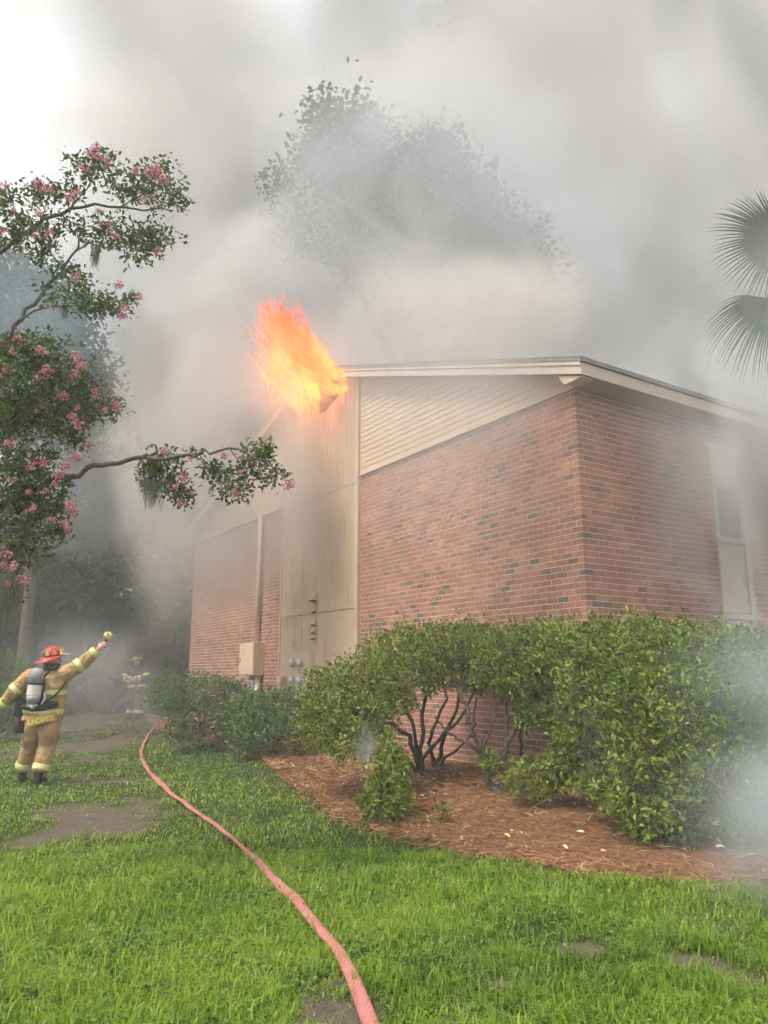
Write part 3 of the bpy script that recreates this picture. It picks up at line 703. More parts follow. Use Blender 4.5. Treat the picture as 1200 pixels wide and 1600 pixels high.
# drooping sprout in front and seedling
D0 = gnd(606, 1268, 0.05)
blD = [bl(612, 1195, 8.6, 26, 20, .2), bl(606, 1228, 8.4, 26, 22, .2), bl(600, 1258, 8.3, 34, 12, .2), bl(632, 1262, 8.3, 14, 8, .12)]
shrub('low_shrub', 'small dark glossy shrub sprouting from the mulch below the many-stemmed shrub', blD, 240, [([D0, at(606, 1230, 8.5), at(612, 1190, 8.6)], 0.016), ([D0, at(598, 1250, 8.4), at(585, 1235, 8.4)], 0.01)], 0.075, 6, root=D0, twigs=14)
S0 = gnd(690, 1282, 0.06)
shrub('seedling', 'tiny bright green seedling alone in the pine straw', [bl(690, 1270, 8.1, 10, 8, .07), bl(698, 1278, 8.05, 7, 5, .05)], 16, [([S0, at(690, 1272, 8.1), at(692, 1264, 8.1)], 0.006)], 0.05, 5, m='hedge_leaf', root=S0, twigs=4)
# two low hedge shrubs further along the wall
E0 = gnd(300, 1140, 0.1)
blE = [bl(282, 1082, 15.6, 42, 26, .8), bl(325, 1085, 15.6, 42, 26, .8), bl(360, 1095, 15.6, 34, 24, .7), bl(315, 1118, 15.2, 46, 26, .6), bl(365, 1125, 15.2, 36, 30, .6), bl(290, 1142, 15.3, 30, 12, .4)]
shrub('clipped_shrub', 'low flat topped grey green shrub at the far end of the bed beside the hose', blE, 1200, [([gnd(318, 1150, .12), at(310, 1115, 15.4), at(290, 1090, 15.5)], 0.04), ([gnd(340, 1150, .12), at(345, 1115, 15.4), at(355, 1095, 15.5)], 0.04)], 0.075, 6, m='hedge_leaf', twigs=30, group='low hedge shrubs along the far bed')
blF = [bl(395, 1112, 14.2, 36, 28, .6), bl(435, 1108, 14.0, 40, 26, .6), bl(465, 1112, 13.6, 28, 26, .5), bl(410, 1140, 13.7, 36, 24, .5), bl(452, 1140, 13.4, 30, 22, .4), bl(388, 1160, 13.5, 22, 12, .3)]
shrub('clipped_shrub', 'rounded low green shrub with bare pale stems below the round meters', blF, 1100, [([gnd(424, 1168, .12), at(418, 1140, 13.6), at(420, 1110, 14)], 0.022), ([gnd(432, 1170, .12), at(440, 1140, 13.6), at(450, 1110, 13.9)], 0.022), ([gnd(428, 1168, .12), at(430, 1140, 13.6), at(436, 1112, 13.9)], 0.018)], 0.072, 6, m='hedge_leaf', twigs=30, group='low hedge shrubs along the far bed')
G0 = gnd(12, 1150, 0.0)
blG = [bl(10, 1060, 19, 40, 32, 1.0), bl(-30, 1050, 19, 50, 40, 1.0), bl(30, 1090, 18.5, 24, 28, .7), bl(0, 1110, 18.5, 40, 30, .8)]
shrub('wild_shrub', 'bushy green shrub behind the firefighter at the edge of the woods', blG, 800, [([gnd(0, 1145), at(5, 1090, 18.8), at(10, 1060, 19)], 0.05)], 0.09, 6, m='hedge_leaf', twigs=20)

# ------------------------------------------------------------------ grass, pine straw, fallen leaves
def scatter_lawn(n):
    Y = np.exp(rng.uniform(math.log(2.9), math.log(34), int(n * 0.5))); Y2 = rng.uniform(2.9, 7.2, n - len(Y)); Y = np.r_[Y, Y2]
    X = (rng.uniform(-0.80, 0.95, n)) * Y
    return X, Y
ng = 520000
x, y = scatter_lawn(ng)
ejit = rng.normal(0, 0.05, (2, ng))
keep = ~pip(BED, x + ejit[0], y + ejit[1])
lx, ly = to_local(x, y); keep &= ~((lx > -0.1) & (ly > -0.1))
bare = bare_at(x, y)
patch = np.clip((vnoise(x, y, 0.9, 4, 1) - 0.25) * 2, 0, 1)
fine = np.clip((vnoise(x, y, 5.5, 3, 2) - 0.2) * 1.7, 0, 1)
keep &= rng.random(ng) > np.clip(1.05 * bare ** 1.4, 0, 0.95)
keep &= rng.random(ng) < 0.35 + 0.65 * np.clip(patch * 0.5 + fine * 0.9, 0, 1)
x, y, bare, patch, fine = x[keep], y[keep], bare[keep], patch[keep], fine[keep]; n = len(x)
z = hz(x, y) - 0.004
tuft = vnoise(x, y, 2.4, 2, 9) > 0.66
tall = (rng.random(n) < 0.05 + 0.35 * tuft * sstep(-0.8, 0.6, x))
right = sstep(-0.4, 1.2, x)                              # longer, looser grass towards the bed
h = rng.uniform(0.020, 0.050, n) * (0.8 + 0.6 * fine) * (1 + 0.55 * right * patch) * (1 - 0.55 * bare) + np.where(tall, rng.uniform(0.03, 0.09, n), 0)
wdt = rng.uniform(0.0036, 0.0085, n) * np.clip(y / 4.6, 0.9, 3.8)
ang = rng.uniform(0, 2 * np.pi, n) ; lean = rng.uniform(0.45, 1.5, n)
dx, dy = np.cos(ang), np.sin(ang); sx, sy = -dy, dx
def blade(k, hh, ww):
    off = lean * hh * k
    return np.stack([x + dx * off * h, y + dy * off * h, z + h * (hh * (1 - 0.28 * k * lean))], 1)
B0_ = np.stack([x, y, z], 1)
p1 = np.stack([x + dx * h * 0.22 * lean, y + dy * h * 0.22 * lean, z + h * 0.55], 1)
p2 = np.stack([x + dx * h * 0.85 * lean, y + dy * h * 0.85 * lean, z + h * (1.0 - 0.30 * lean)], 1)
S = np.stack([sx, sy, np.zeros(n)], 1) * wdt[:, None] * 0.5
V = np.stack([B0_ - S, B0_ + S, p1 - S * 0.9, p1 + S * 0.9, p2], 1).reshape(-1, 3)
me = bpy.data.meshes.new('grass')
me.vertices.add(len(V)); me.vertices.foreach_set('co', V.astype(np.float32).ravel())
b5 = 5 * np.arange(n)[:, None]
loops = np.concatenate([b5 + np.array([0, 1, 3, 2]), b5 + np.array([2, 3, 4])], 1).ravel()
me.loops.add(len(loops)); me.loops.foreach_set('vertex_index', loops.astype(np.int32))
ls = np.stack([7 * np.arange(n), 7 * np.arange(n) + 4], 1).ravel()
me.polygons.add(2 * n); me.polygons.foreach_set('loop_start', ls.astype(np.int32))
dry = vnoise(x, y, 0.55, 3, 5)
tv = np.clip(0.42 * rng.random(n) + 0.45 * patch + 0.22 * fine - 0.12, 0, 1)
tv = np.where(rng.random(n) < 0.03 + 0.25 * np.clip(dry - 0.62, 0, 1) + 0.12 * bare - 0.5 * tall, 1.0, np.minimum(tv, 0.92))
a = me.attributes.new('tint', 'FLOAT', 'POINT'); a.data.foreach_set('value', np.repeat(tv, 5).astype(np.float32))
me.update(calc_edges=True)
M['grass'] = leaf_mat('grass_blade', [(0, (0.085, 0.17, 0.012)), (0.45, (0.20, 0.31, 0.020)), (0.92, (0.34, 0.43, 0.04)), (1.0, (0.52, 0.46, 0.22))], 0.5, 0.35, 0.3)
me.materials.append(M['grass'])
tag(link(bpy.data.objects.new('grass', me)), kind='stuff')

# clover and broad leaved weeds low in the turf
n = 9000
x, y = scatter_lawn(n); keep = ~pip(BED, x, y) & (vnoise(x, y, 1.3, 3, 11) > 0.52) & (bare_at(x, y) < 0.6); lx, ly = to_local(x, y); keep &= ~((lx > -0.1) & (ly > -0.1)); x, y = x[keep], y[keep]
x, y = np.repeat(x, 3), np.repeat(y, 3); n = len(x); a3 = np.repeat(rng.uniform(0, 6.28, n // 3), 3) + np.tile([0, 2.1, 4.2], n // 3)
d = unit(np.stack([np.cos(a3), np.sin(a3), rng.uniform(0.0, 0.5, n)], 1)); up = unit(np.stack([rng.normal(0, .3, n), rng.normal(0, .3, n), np.ones(n)], 1))
V, F_ = leaves_geo(np.stack([x, y, hz(x, y) + np.repeat(rng.uniform(0.012, 0.035, n // 3), 3)], 1), d, up, rng.uniform(.014, .03, n) * np.clip(y / 6, 1, 2), rng.uniform(.012, .022, n) * np.clip(y / 6, 1, 2), 0.15)
M['clover'] = leaf_mat('clover_leaf', [(0, (0.06, 0.13, 0.02)), (0.6, (0.12, 0.22, 0.035)), (1.0, (0.22, 0.32, 0.06))], 0.5, 0.25, 0.3)
tag(mesh_obj('clover', V, F_, M['clover'], tint=np.repeat(rng.random(n), 6)), kind='stuff')

def bed_points(n):
    s = rng.random(n) * 159.99; t = rng.random(n) ** 1.5 * 0.98 + rng.normal(0, 0.012, n)
    i = s.astype(int); f = (s - i)[:, None]
    a_ = fr[i] * (1 - f) + fr[i + 1] * f; b_ = bk[i] * (1 - f) + bk[i + 1] * f
    p = a_ * (1 - t[:, None]) + b_ * t[:, None]
    return p[:, 0], p[:, 1]
n = 80000
x, y = bed_points(n); z = hz(x, y) + rng.uniform(0.018, 0.062, n)
ang = rng.uniform(0, 2 * np.pi, n); ln = rng.uniform(0.07, 0.2, n); w_ = rng.uniform(0.002, 0.0042, n) * np.clip(y / 8, .8, 2)
d = np.stack([np.cos(ang), np.sin(ang), rng.normal(0, 0.16, n)], 1) * ln[:, None] * 0.5
c = np.stack([x, y, z], 1); sd = np.stack([-np.sin(ang), np.cos(ang), rng.normal(0, .4, n)], 1) * w_[:, None]
bow = np.stack([-np.sin(ang), np.cos(ang), np.full(n, 0.3)], 1) * (rng.normal(0, 0.12, n) * ln)[:, None]
V = np.stack([c - d, c + bow - sd, c + d, c + bow + sd], 1).reshape(-1, 3)
F_ = (np.array([[0, 1, 2, 3]])[None] + 4 * np.arange(n)[:, None, None]).reshape(-1, 4)
M['straw'] = leaf_mat('pine_needle', [(0, (0.10, 0.042, 0.018)), (0.5, (0.31, 0.14, 0.055)), (0.88, (0.48, 0.26, 0.12)), (1.0, (0.66, 0.45, 0.26))], 0.7, 0.0, 0.25)
tag(mesh_obj('pine_straw', V, F_, M['straw'], tint=np.repeat(rng.random(n), 4)), kind='stuff')
n = 1150
x, y = bed_points(n); z = hz(x, y) + 0.07
ang = rng.uniform(0, 2 * np.pi, n)
d = unit(np.stack([np.cos(ang), np.sin(ang), rng.normal(0, .25, n)], 1)); up = unit(np.stack([rng.normal(0, .35, n), rng.normal(0, .35, n), np.ones(n)], 1))
V, F_ = leaves_geo(np.stack([x, y, z], 1), d, up, rng.uniform(.04, .085, n), rng.uniform(.018, .036, n), 0.25)
M['dead_leaf'] = leaf_mat('dead_leaf', [(0, (0.30, 0.18, 0.09)), (0.4, (0.52, 0.38, 0.22)), (0.9, (0.72, 0.61, 0.43)), (1.0, (0.65, 0.45, 0.06))], 0.6, 0.1, 0.3)
tag(mesh_obj('fallen_leaves', V, F_, M['dead_leaf'], tint=np.repeat(rng.random(n), 6)), kind='stuff')

# ------------------------------------------------------------------ crape myrtle at the left edge
CY = 6.0
def pl(pts, Y=CY, dY=0.0): return [at(px, py, Y + dY * i / max(1, len(pts) - 1)) for i, (px, py) in enumerate(pts)]
TB = np.array([-4.35, 6.1, 0.0]); TB[2] = float(hz(TB[0], TB[1]))
crape = thing('crape_myrtle', 'pink flowering crape myrtle tree leaning in from the left edge', 'tree', TB)
def limb(pts, r0, r1, name='branch'):
    q = resample(pts, max(8, 4 * len(pts))); q[1:-1] += rng.normal(0, r0 * 0.3, q[1:-1].shape)
    return MB().tube(q - TB, np.linspace(r0, r1, len(q)), 8).build(name, M['bark_grey'], crape, smooth=True)
fork = at(-230, 800, 6.1)
limb([TB, TB + [0.05, 0, 1.0], fork], 0.085, 0.06, 'trunk')
limb([fork] + pl([(-160, 640), (-60, 600), (0, 540), (24, 508), (68, 456), (100, 416), (120, 392), (132, 356)]), 0.045, 0.007)
limb([fork] + pl([(-200, 560), (-90, 440), (0, 392), (24, 374), (56, 352), (108, 328), (160, 320), (224, 324), (268, 330)], 6.2, -0.2), 0.045, 0.006)
limb([fork] + pl([(-120, 790), (-30, 800), (40, 768), (96, 746), (132, 732), (200, 720), (256, 714), (304, 711), (344, 708), (368, 700), (388, 712), (416, 722), (446, 752)], 5.9, -0.3), 0.04, 0.004)
limb([fork] + pl([(-150, 720), (-40, 700), (30, 640), (70, 590), (110, 560)], 6.0, -0.1), 0.04, 0.006)
limb([fork] + pl([(-140, 830), (-50, 840), (10, 820), (60, 790), (100, 770)], 6.0, 0.1), 0.03, 0.005)
for pts, r in (([(120, 392), (140, 380), (156, 386), (200, 384)], .008), ([(28, 502), (52, 486), (76, 480), (150, 476), (210, 466)], .009), ([(312, 711), (332, 732), (348, 760)], .005), ([(360, 702), (374, 722), (380, 745)], .005), ([(256, 714), (262, 740), (272, 770)], .006),
               ([(60, 352), (70, 330), (62, 300)], .006), ([(108, 328), (140, 290), (148, 250)], .007), ([(190, 322), (230, 300), (240, 272)], .006), ([(68, 456), (100, 470), (130, 500)], .004), ([(24, 374), (40, 400), (50, 408)], .004), ([(110, 560), (150, 600), (182, 638)], .006), ([(0, 690), (20, 660), (50, 640)], .01), ([(60, 790), (90, 800), (108, 790)], .005), ([(30, 850), (20, 880), (24, 900)], .006)):
    limb(pl(pts, 5.95), r, 0.003)
CL = [(148, 262, 34, 26), (62, 300, 26, 16), (100, 303, 26, 14), (235, 285, 44, 26), (200, 300, 24, 14), (270, 318, 22, 16), (45, 352, 34, 20), (70, 385, 22, 24), (165, 362, 34, 20), (215, 380, 48, 22), (240, 372, 20, 20), (105, 352, 24, 14), (110, 420, 18, 10), (72, 450, 12, 6), (118, 466, 40, 14), (168, 480, 40, 16), (205, 466, 18, 6), (8, 315, 16, 26), (20, 372, 22, 16), (128, 440, 10, 14),
      (60, 572, 52, 40), (28, 605, 42, 42), (108, 605, 40, 32), (140, 642, 34, 20), (20, 655, 36, 34), (70, 655, 28, 22), (110, 670, 22, 14), (20, 720, 36, 30), (72, 712, 18, 14), (30, 780, 40, 36), (80, 790, 26, 24), (40, 835, 40, 36), (88, 825, 16, 14), (14, 872, 20, 20), (40, 540, 26, 14), (8, 560, 20, 30), (170, 638, 16, 10), (128, 690, 14, 8), (60, 740, 24, 12), (100, 752, 14, 10), (20, 925, 16, 14),
      (240, 738, 18, 24), (268, 752, 22, 26), (285, 778, 16, 12), (258, 716, 26, 7), (345, 742, 18, 18), (362, 770, 18, 9), (396, 726, 22, 24), (413, 708, 10, 18), (432, 742, 12, 11), (330, 735, 9, 12), (300, 712, 10, 6), (380, 752, 10, 14)]
tips, outs, mus = [], [], []
for cx, cyy, rx, ry in CL:
    Yc = CY - 0.1 + rng.uniform(-0.3, 0.3); nn = max(6, int(rx * ry * (0.066 if cyy < 510 else 0.088)))
    a_ = rng.uniform(0, 2 * np.pi, nn); rr_ = np.sqrt(rng.random(nn)) * rng.normal(1.05, 0.32, nn)
    px_, py_ = cx + np.cos(a_) * rr_ * rx, cyy + np.sin(a_) * rr_ * ry
    for q in range(nn):
        p = at(px_[q], py_[q], Yc + rng.normal(0, rx * 0.003)); tips.append(p)
        o_ = p - at(cx, cyy + ry * 0.5, Yc); outs.append(o_ / max(1e-6, np.linalg.norm(o_))); mus.append(rng.random())
fo = foliage('foliage', np.array(tips) - TB, np.array(outs), 7, 0.044, 0.025, M['crape_leaf'], crape, spread=0.8, upb=0.0, jitter=0.03, clump=0.4); fo['kind'] = 'stuff'
# twigs between branch and leaf sprays
mb = MB()
for cx, cyy, rx, ry in CL:
    for q in range(5):
        a_ = rng.uniform(0, 2 * np.pi); mb.tube(crooked(at(cx, cyy, CY - .1) - TB, at(cx + math.cos(a_) * rx, cyy + math.sin(a_) * ry, CY - .1 + rng.uniform(-.12, .12)) - TB, 5, 0.08), [.004, .0035, .003, .0025, .0015], 4, cap=False)
tw = mb.build('twigs', M['bark_grey'], crape); tw['kind'] = 'stuff'
FLW = [(145, 240, 15), (132, 262, 13), (165, 252, 13), (150, 230, 9), (62, 290, 12), (78, 298, 9), (110, 308, 10), (120, 300, 8), (240, 268, 16), (255, 285, 12), (212, 268, 8), (225, 310, 8), (262, 280, 9), (155, 330, 6), (170, 350, 8), (180, 368, 7), (75, 477, 8), (185, 446, 8), (218, 464, 8), (195, 480, 9), (190, 494, 7), (30, 532, 10), (65, 548, 9), (72, 580, 14), (60, 592, 10), (120, 558, 10), (116, 585, 12), (128, 572, 8), (98, 617, 11), (66, 630, 10), (58, 640, 8), (150, 615, 9), (182, 638, 11), (165, 640, 8), (120, 662, 12), (112, 650, 9), (15, 692, 10), (40, 700, 7), (65, 722, 11), (120, 714, 10), (100, 728, 12), (88, 742, 8), (110, 790, 14), (116, 800, 10), (105, 826, 6), (50, 795, 10), (45, 768, 7), (12, 865, 10), (20, 884, 11), (36, 905, 10), (4, 885, 8), (18, 605, 8), (8, 588, 8),
       (288, 746, 8), (300, 772, 6), (274, 760, 7), (452, 758, 11), (350, 712, 7), (258, 704, 7), (366, 772, 8), (284, 786, 7), (395, 775, 5), (8, 290, 8)]
for _ in range(46):
    cx, cyy, rx, ry = CL[int(rng.integers(len(CL)))]; a_ = rng.uniform(0, 6.28); FLW.append((cx + 1.02 * rx * math.cos(a_), cyy + 1.02 * ry * math.sin(a_), rng.uniform(4, 8)))
fm = []
for v in range(3):
    n = 60; p = unit(rng.normal(size=(n, 3))) * (rng.random(n) ** 0.5)[:, None] * np.array([.8, .8, 1.1])
    V, F_ = leaves_geo(p, unit(p + rng.normal(0, .5, (n, 3))), unit(rng.normal(size=(n, 3))), rng.uniform(.28, .5, n), rng.uniform(.25, .45, n), 0.3, 0.35)
    o = mesh_obj('flower_cluster', V, F_, M['petal'], crape, tint=np.repeat(rng.random(n), 6)); fm.append(o)
for i, (px, py, r_) in enumerate(FLW):
    o = fm[i] if i < 3 else link(bpy.data.objects.new('flower_cluster', fm[i % 3].data), crape)
    o.location = [float(v) for v in at(px, py, CY - 0.52 + rng.uniform(-.12, .12)) - TB]; k = r_ * CY / FOC * rng.uniform(0.6, 0.95); o.scale = (k, k, k); o.rotation_euler = tuple(rng.uniform(0, 6.28, 3))
def moss(label, px, py, w, h_, n, Y=CY - 0.1, group='hanks of spanish moss on the crape myrtle'):
    b_ = at(px, py, Y); t = thing('spanish_moss', label, 'moss', b_, 0, group); mb = MB(); k = Y / FOC
    vs, fs = [], []
    for i in range(n):
        x0 = rng.normal(0, w * 0.35) * k; y0 = rng.normal(0, w * 0.3) * k; L_ = h_ * k * rng.uniform(0.35, 1.0); m_ = 7
        ph = rng.uniform(0, 6.28); wd_ = 0.0022
        ox = np.cumsum(rng.normal(0, .006, m_)); 
        for q in range(m_):
            f = q / (m_ - 1); w2 = wd_ * (1 - 0.7 * f)
            xx = x0 * (1 - 0.4 * f) + ox[q] + .004 * math.sin(ph + 9 * f); vs += [(xx - w2, y0, -L_ * f + .01), (xx + w2, y0 + .002, -L_ * f + .01)]
        b0 = len(vs) - 2 * m_
        fs += [(b0 + 2 * q, b0 + 2 * q + 1, b0 + 2 * q + 3, b0 + 2 * q + 2) for q in range(m_ - 1)]
    o = mesh_obj('strands', vs, fs, M['moss'], t, tint=np.repeat(rng.random(n), 14)); o['kind'] = 'stuff'
moss('wisp of spanish moss hanging from the upper fork of the flowering tree', 152, 384, 12, 48, 60)
moss('broad ragged hank of spanish moss below the long low flowering branch', 240, 752, 34, 52, 120, 5.75)
moss('short thin tuft of spanish moss under the middle flowering branch', 100, 482, 14, 28, 30)
moss('long olive hank of spanish moss low at the left edge under the pink flowers', 12, 900, 30, 90, 150)

# ------------------------------------------------------------------ trees beyond
def tree(name, label, base, top, r, blobs, n, leaf, m='tree_leaf', per=8, group=None, cat='tree', inner=0.45, noise=0.22, limbs=True, jitter=0.3):
    base = np.array(base, float); t = thing(name, label, cat, base, 0, group)
    top = np.array(top, float)
    q = crooked(base, top, 7, 0.012); MB().tube(q - base, np.linspace(r, r * 0.25, 7), 10).build('trunk', M['bark_grey'], t, smooth=True)
    if limbs:
        for c, rad in blobs:
            f = float(np.clip((c[2] - base[2]) / (top[2] - base[2]) - 0.25, 0.3, 0.9)); s_ = base + (top - base) * f
            MB().tube(crooked(s_, c, 6, 0.05, 0.05) - base, np.linspace(r * 0.35, r * 0.06, 6), 6).build('limb', M['bark_grey'], t, smooth=True)
    P, O = blob_tips(blobs, n, inner=inner, noise=noise, keep=0.8)
    cl = unit(rng.normal(size=(max(8, n // 22), 3))); gaps = P[rng.choice(len(P), n // 26)] + rng.normal(0, .3, (n // 26, 3))
    far_ = np.array([np.min(np.linalg.norm(gaps - p, axis=1)) for p in P]); k_ = far_ > 0.055 * np.ptp(P[:, 2]) ** 0.8; P, O = P[k_], O[k_]
    f_ = foliage('crown', P - base, O, per, leaf, leaf * 0.6, M[m], t, spread=0.9, upb=0.1, jitter=jitter, clump=0.5); f_['kind'] = 'stuff'
    return t
Yt = 26.0
bigb = [bl(512, 190, Yt, 26, 22, 1.2), bl(560, 195, Yt, 26, 26, 1.2), bl(510, 240, Yt, 34, 26, 1.4), bl(565, 245, Yt, 40, 30, 1.6), bl(600, 205, Yt, 10, 12, .6), bl(540, 290, Yt, 50, 30, 1.8), bl(610, 290, Yt, 34, 34, 1.6), bl(668, 235, Yt, 24, 26, 1.2), bl(655, 275, Yt, 36, 30, 1.5), bl(700, 260, Yt, 28, 28, 1.4), bl(710, 310, Yt, 46, 34, 1.6), bl(645, 340, Yt, 54, 38, 2), bl(560, 345, Yt, 44, 34, 1.8), bl(590, 395, Yt, 44, 40, 1.8), bl(690, 385, Yt, 56, 42, 2), bl(745, 300, Yt, 20, 18, 1), bl(765, 345, Yt, 26, 22, 1.2), bl(770, 400, Yt, 40, 36, 1.6), bl(530, 390, Yt, 22, 26, 1), bl(640, 430, Yt, 70, 46, 2), bl(820, 380, Yt, 24, 24, 1), bl(835, 430, Yt, 24, 30, 1), bl(480, 250, Yt, 16, 14, .8), bl(440, 300, Yt, 20, 30, .8), bl(460, 360, Yt, 26, 30, .8)]
b_ = at(640, 800, Yt); b_[2] = 0
tree('sweetgum_tree', 'tall broad leaved tree rising behind the roof, half lost in smoke', b_, at(610, 240, Yt), 0.5, bigb, 2300, 0.26, per=9, group=None)
Yt = 24.0
lb = [bl(20, 450, Yt, 50, 40, 2), bl(70, 470, Yt, 48, 42, 2), bl(30, 520, Yt, 60, 50, 2.4), bl(100, 540, Yt, 40, 50, 2), bl(-30, 480, Yt, 50, 60, 2.4), bl(60, 590, Yt, 60, 50, 2.4), bl(130, 600, Yt, 30, 40, 1.5), bl(10, 620, Yt, 60, 60, 2.4), bl(100, 650, Yt, 50, 50, 2)]
b_ = at(40, 1000, Yt); b_[2] = 0
tree('oak_tree', 'hazy blue green oak crown behind the flowering tree at the left edge', b_, at(40, 500, Yt), 0.24, lb, 2200, 0.24)
Yt = 46.0
pb = [bl(378, 572, Yt, 34, 14, 2), bl(405, 585, Yt, 26, 18, 2), bl(350, 590, Yt, 26, 12, 1.6), bl(335, 606, Yt, 20, 8, 1.2), bl(400, 615, Yt, 22, 16, 1.4), bl(372, 640, Yt, 30, 14, 1.6), bl(410, 660, Yt, 22, 16, 1.4), bl(360, 680, Yt, 36, 22, 1.8)]
b_ = at(385, 1000, Yt); b_[2] = 0
tree('pine_tree', 'flat topped pine showing dimly through the smoke left of the flames', b_, at(385, 580, Yt), 0.35, pb, 1100, 0.42)
Yt = 40.0
qb = [bl(240, 560, Yt, 40, 50, 2), bl(200, 640, Yt, 50, 60, 2.4), bl(270, 650, Yt, 46, 50, 2.2), bl(230, 730, Yt, 60, 50, 2.4), bl(170, 720, Yt, 40, 50, 2)]
b_ = at(220, 1000, Yt); b_[2] = 0
tree('oak_tree', 'faint oak nearly hidden by smoke between the flowering tree and the flames', b_, at(230, 600, Yt), 0.4, qb, 1500, 0.36)
# dark wood behind the lawn, one mass of trunks and leaves
mb = MB(); blobs = []
for i in range(46):
    X = rng.uniform(-26, -4.0); Y = rng.uniform(27, 36) ; hgt = rng.uniform(6.5, 10)
    if X > -9: Y += 6
    blobs.append(((X, Y, hgt * 0.62), (rng.uniform(1.8, 3), 2.2, hgt * 0.34))); blobs.append(((X + rng.normal(0, 1), Y - .6, hgt * 0.26), (rng.uniform(1.8, 2.8), 1.8, hgt * 0.26)))
    mb.tube([(X, Y, -.1), (X + rng.normal(0, .3), Y, hgt * .8)], [.25, .1], 7)
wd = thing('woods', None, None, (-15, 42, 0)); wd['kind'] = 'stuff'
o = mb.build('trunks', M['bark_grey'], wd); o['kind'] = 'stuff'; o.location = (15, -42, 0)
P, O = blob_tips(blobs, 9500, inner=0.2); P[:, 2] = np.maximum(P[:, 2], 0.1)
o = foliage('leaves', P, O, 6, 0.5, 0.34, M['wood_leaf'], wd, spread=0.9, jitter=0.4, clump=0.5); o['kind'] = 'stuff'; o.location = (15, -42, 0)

# ------------------------------------------------------------------ palm at the right edge
PB = np.array([5.75, 9.0, 0.0]); PB[2] = float(hz(PB[0], PB[1])); PT = np.array([5.55, 9.1, 6.6])
palm = thing('fan_palm', 'fan palm leaning in at the right edge, its drooping fronds dim in smoke', 'palm', PB)
q = crooked(PB, PT, 9, 0.0025); MB().tube(q - PB, np.linspace(.19, .15, 9), 12).build('trunk', M['bark_grey'], palm, smooth=True)
def fan(hub, center_ang, spread_deg, R_, nseg, tiltv, droopf, name='frond'):
    """costapalmate frond: nseg pleated segments from the hub, joined for the inner part, tips hanging"""
    vs, fs, tn = [], [], []
    hub = np.array(hub, float); u = np.array([math.cos(R(center_ang)), 0, math.sin(R(center_ang))]); v = np.array([-u[2], 0, u[0]]); w_ = np.array(tiltv, float); w_ /= np.linalg.norm(w_)
    da = R(spread_deg) / nseg
    for i in range(nseg):
        a_ = -R(spread_deg) / 2 + da * (i + 0.5) ; Ls = R_ * (1 - 0.22 * abs(a_ / (R(spread_deg) / 2)) ** 2) * rng.uniform(0.93, 1.05)
        d = u * math.cos(a_) + v * math.sin(a_)
        s_ = -u * math.sin(a_) + v * math.cos(a_)
        prof = [(0.02, 1.0), (0.25, 1.0), (0.5, 1.02), (0.62, 0.86), (0.78, 0.5), (0.9, 0.24), (1.0, 0.03)]
        b0 = len(vs); bend = rng.normal(0, .05)
        for f, wf in prof:
            half = Ls * min(f, 0.5) * da * 0.5 * wf
            c = hub + d * Ls * f + np.array([0, 0, -1]) * droopf * Ls * max(0, f - .4) ** 2 + s_ * bend * Ls * max(0, f - .5) ** 1.5 + w_ * (0.05 * Ls * f)
            fold = w_ * half * 0.6
            vs += [c - s_ * half + fold, c - fold * .3, c + s_ * half + fold]
        for k in range(len(prof) - 1):
            b = b0 + 3 * k; fs += [(b, b + 1, b + 4, b + 3), (b + 1, b + 2, b + 5, b + 4)]
        tn += [rng.random()] * (3 * len(prof))
    vs = np.array(vs) - PB
    fr_ = mesh_obj(name, vs, fs, M['palm'], palm, tint=tn)
    MB().tube(crooked(PT - PB, hub - PB, 6, 0.02, 0.05), np.linspace(.03, .018, 6), 6).build('petiole', M['palm'], fr_, smooth=True)
fan(at(1220, 378, 9.4), 184, 205, 1.06, 52, (0.1, -1, 0.15), 0.4)
fan(at(1214, 468, 8.9), 219, 92, 1.08, 34, (0.1, -1, 0.3), 0.9)
fan(at(1262, 250, 9.4), 170, 180, 0.62, 40, (0.1, -1, 0.2), 0.4)
fan(at(1330, 330, 9.6), 80, 200, 1.0, 44, (0.1, -1, 0.2), 0.5)
fan(at(1400, 420, 9.3), -10, 200, 1.0, 44, (0.1, -1, 0.2), 0.5)
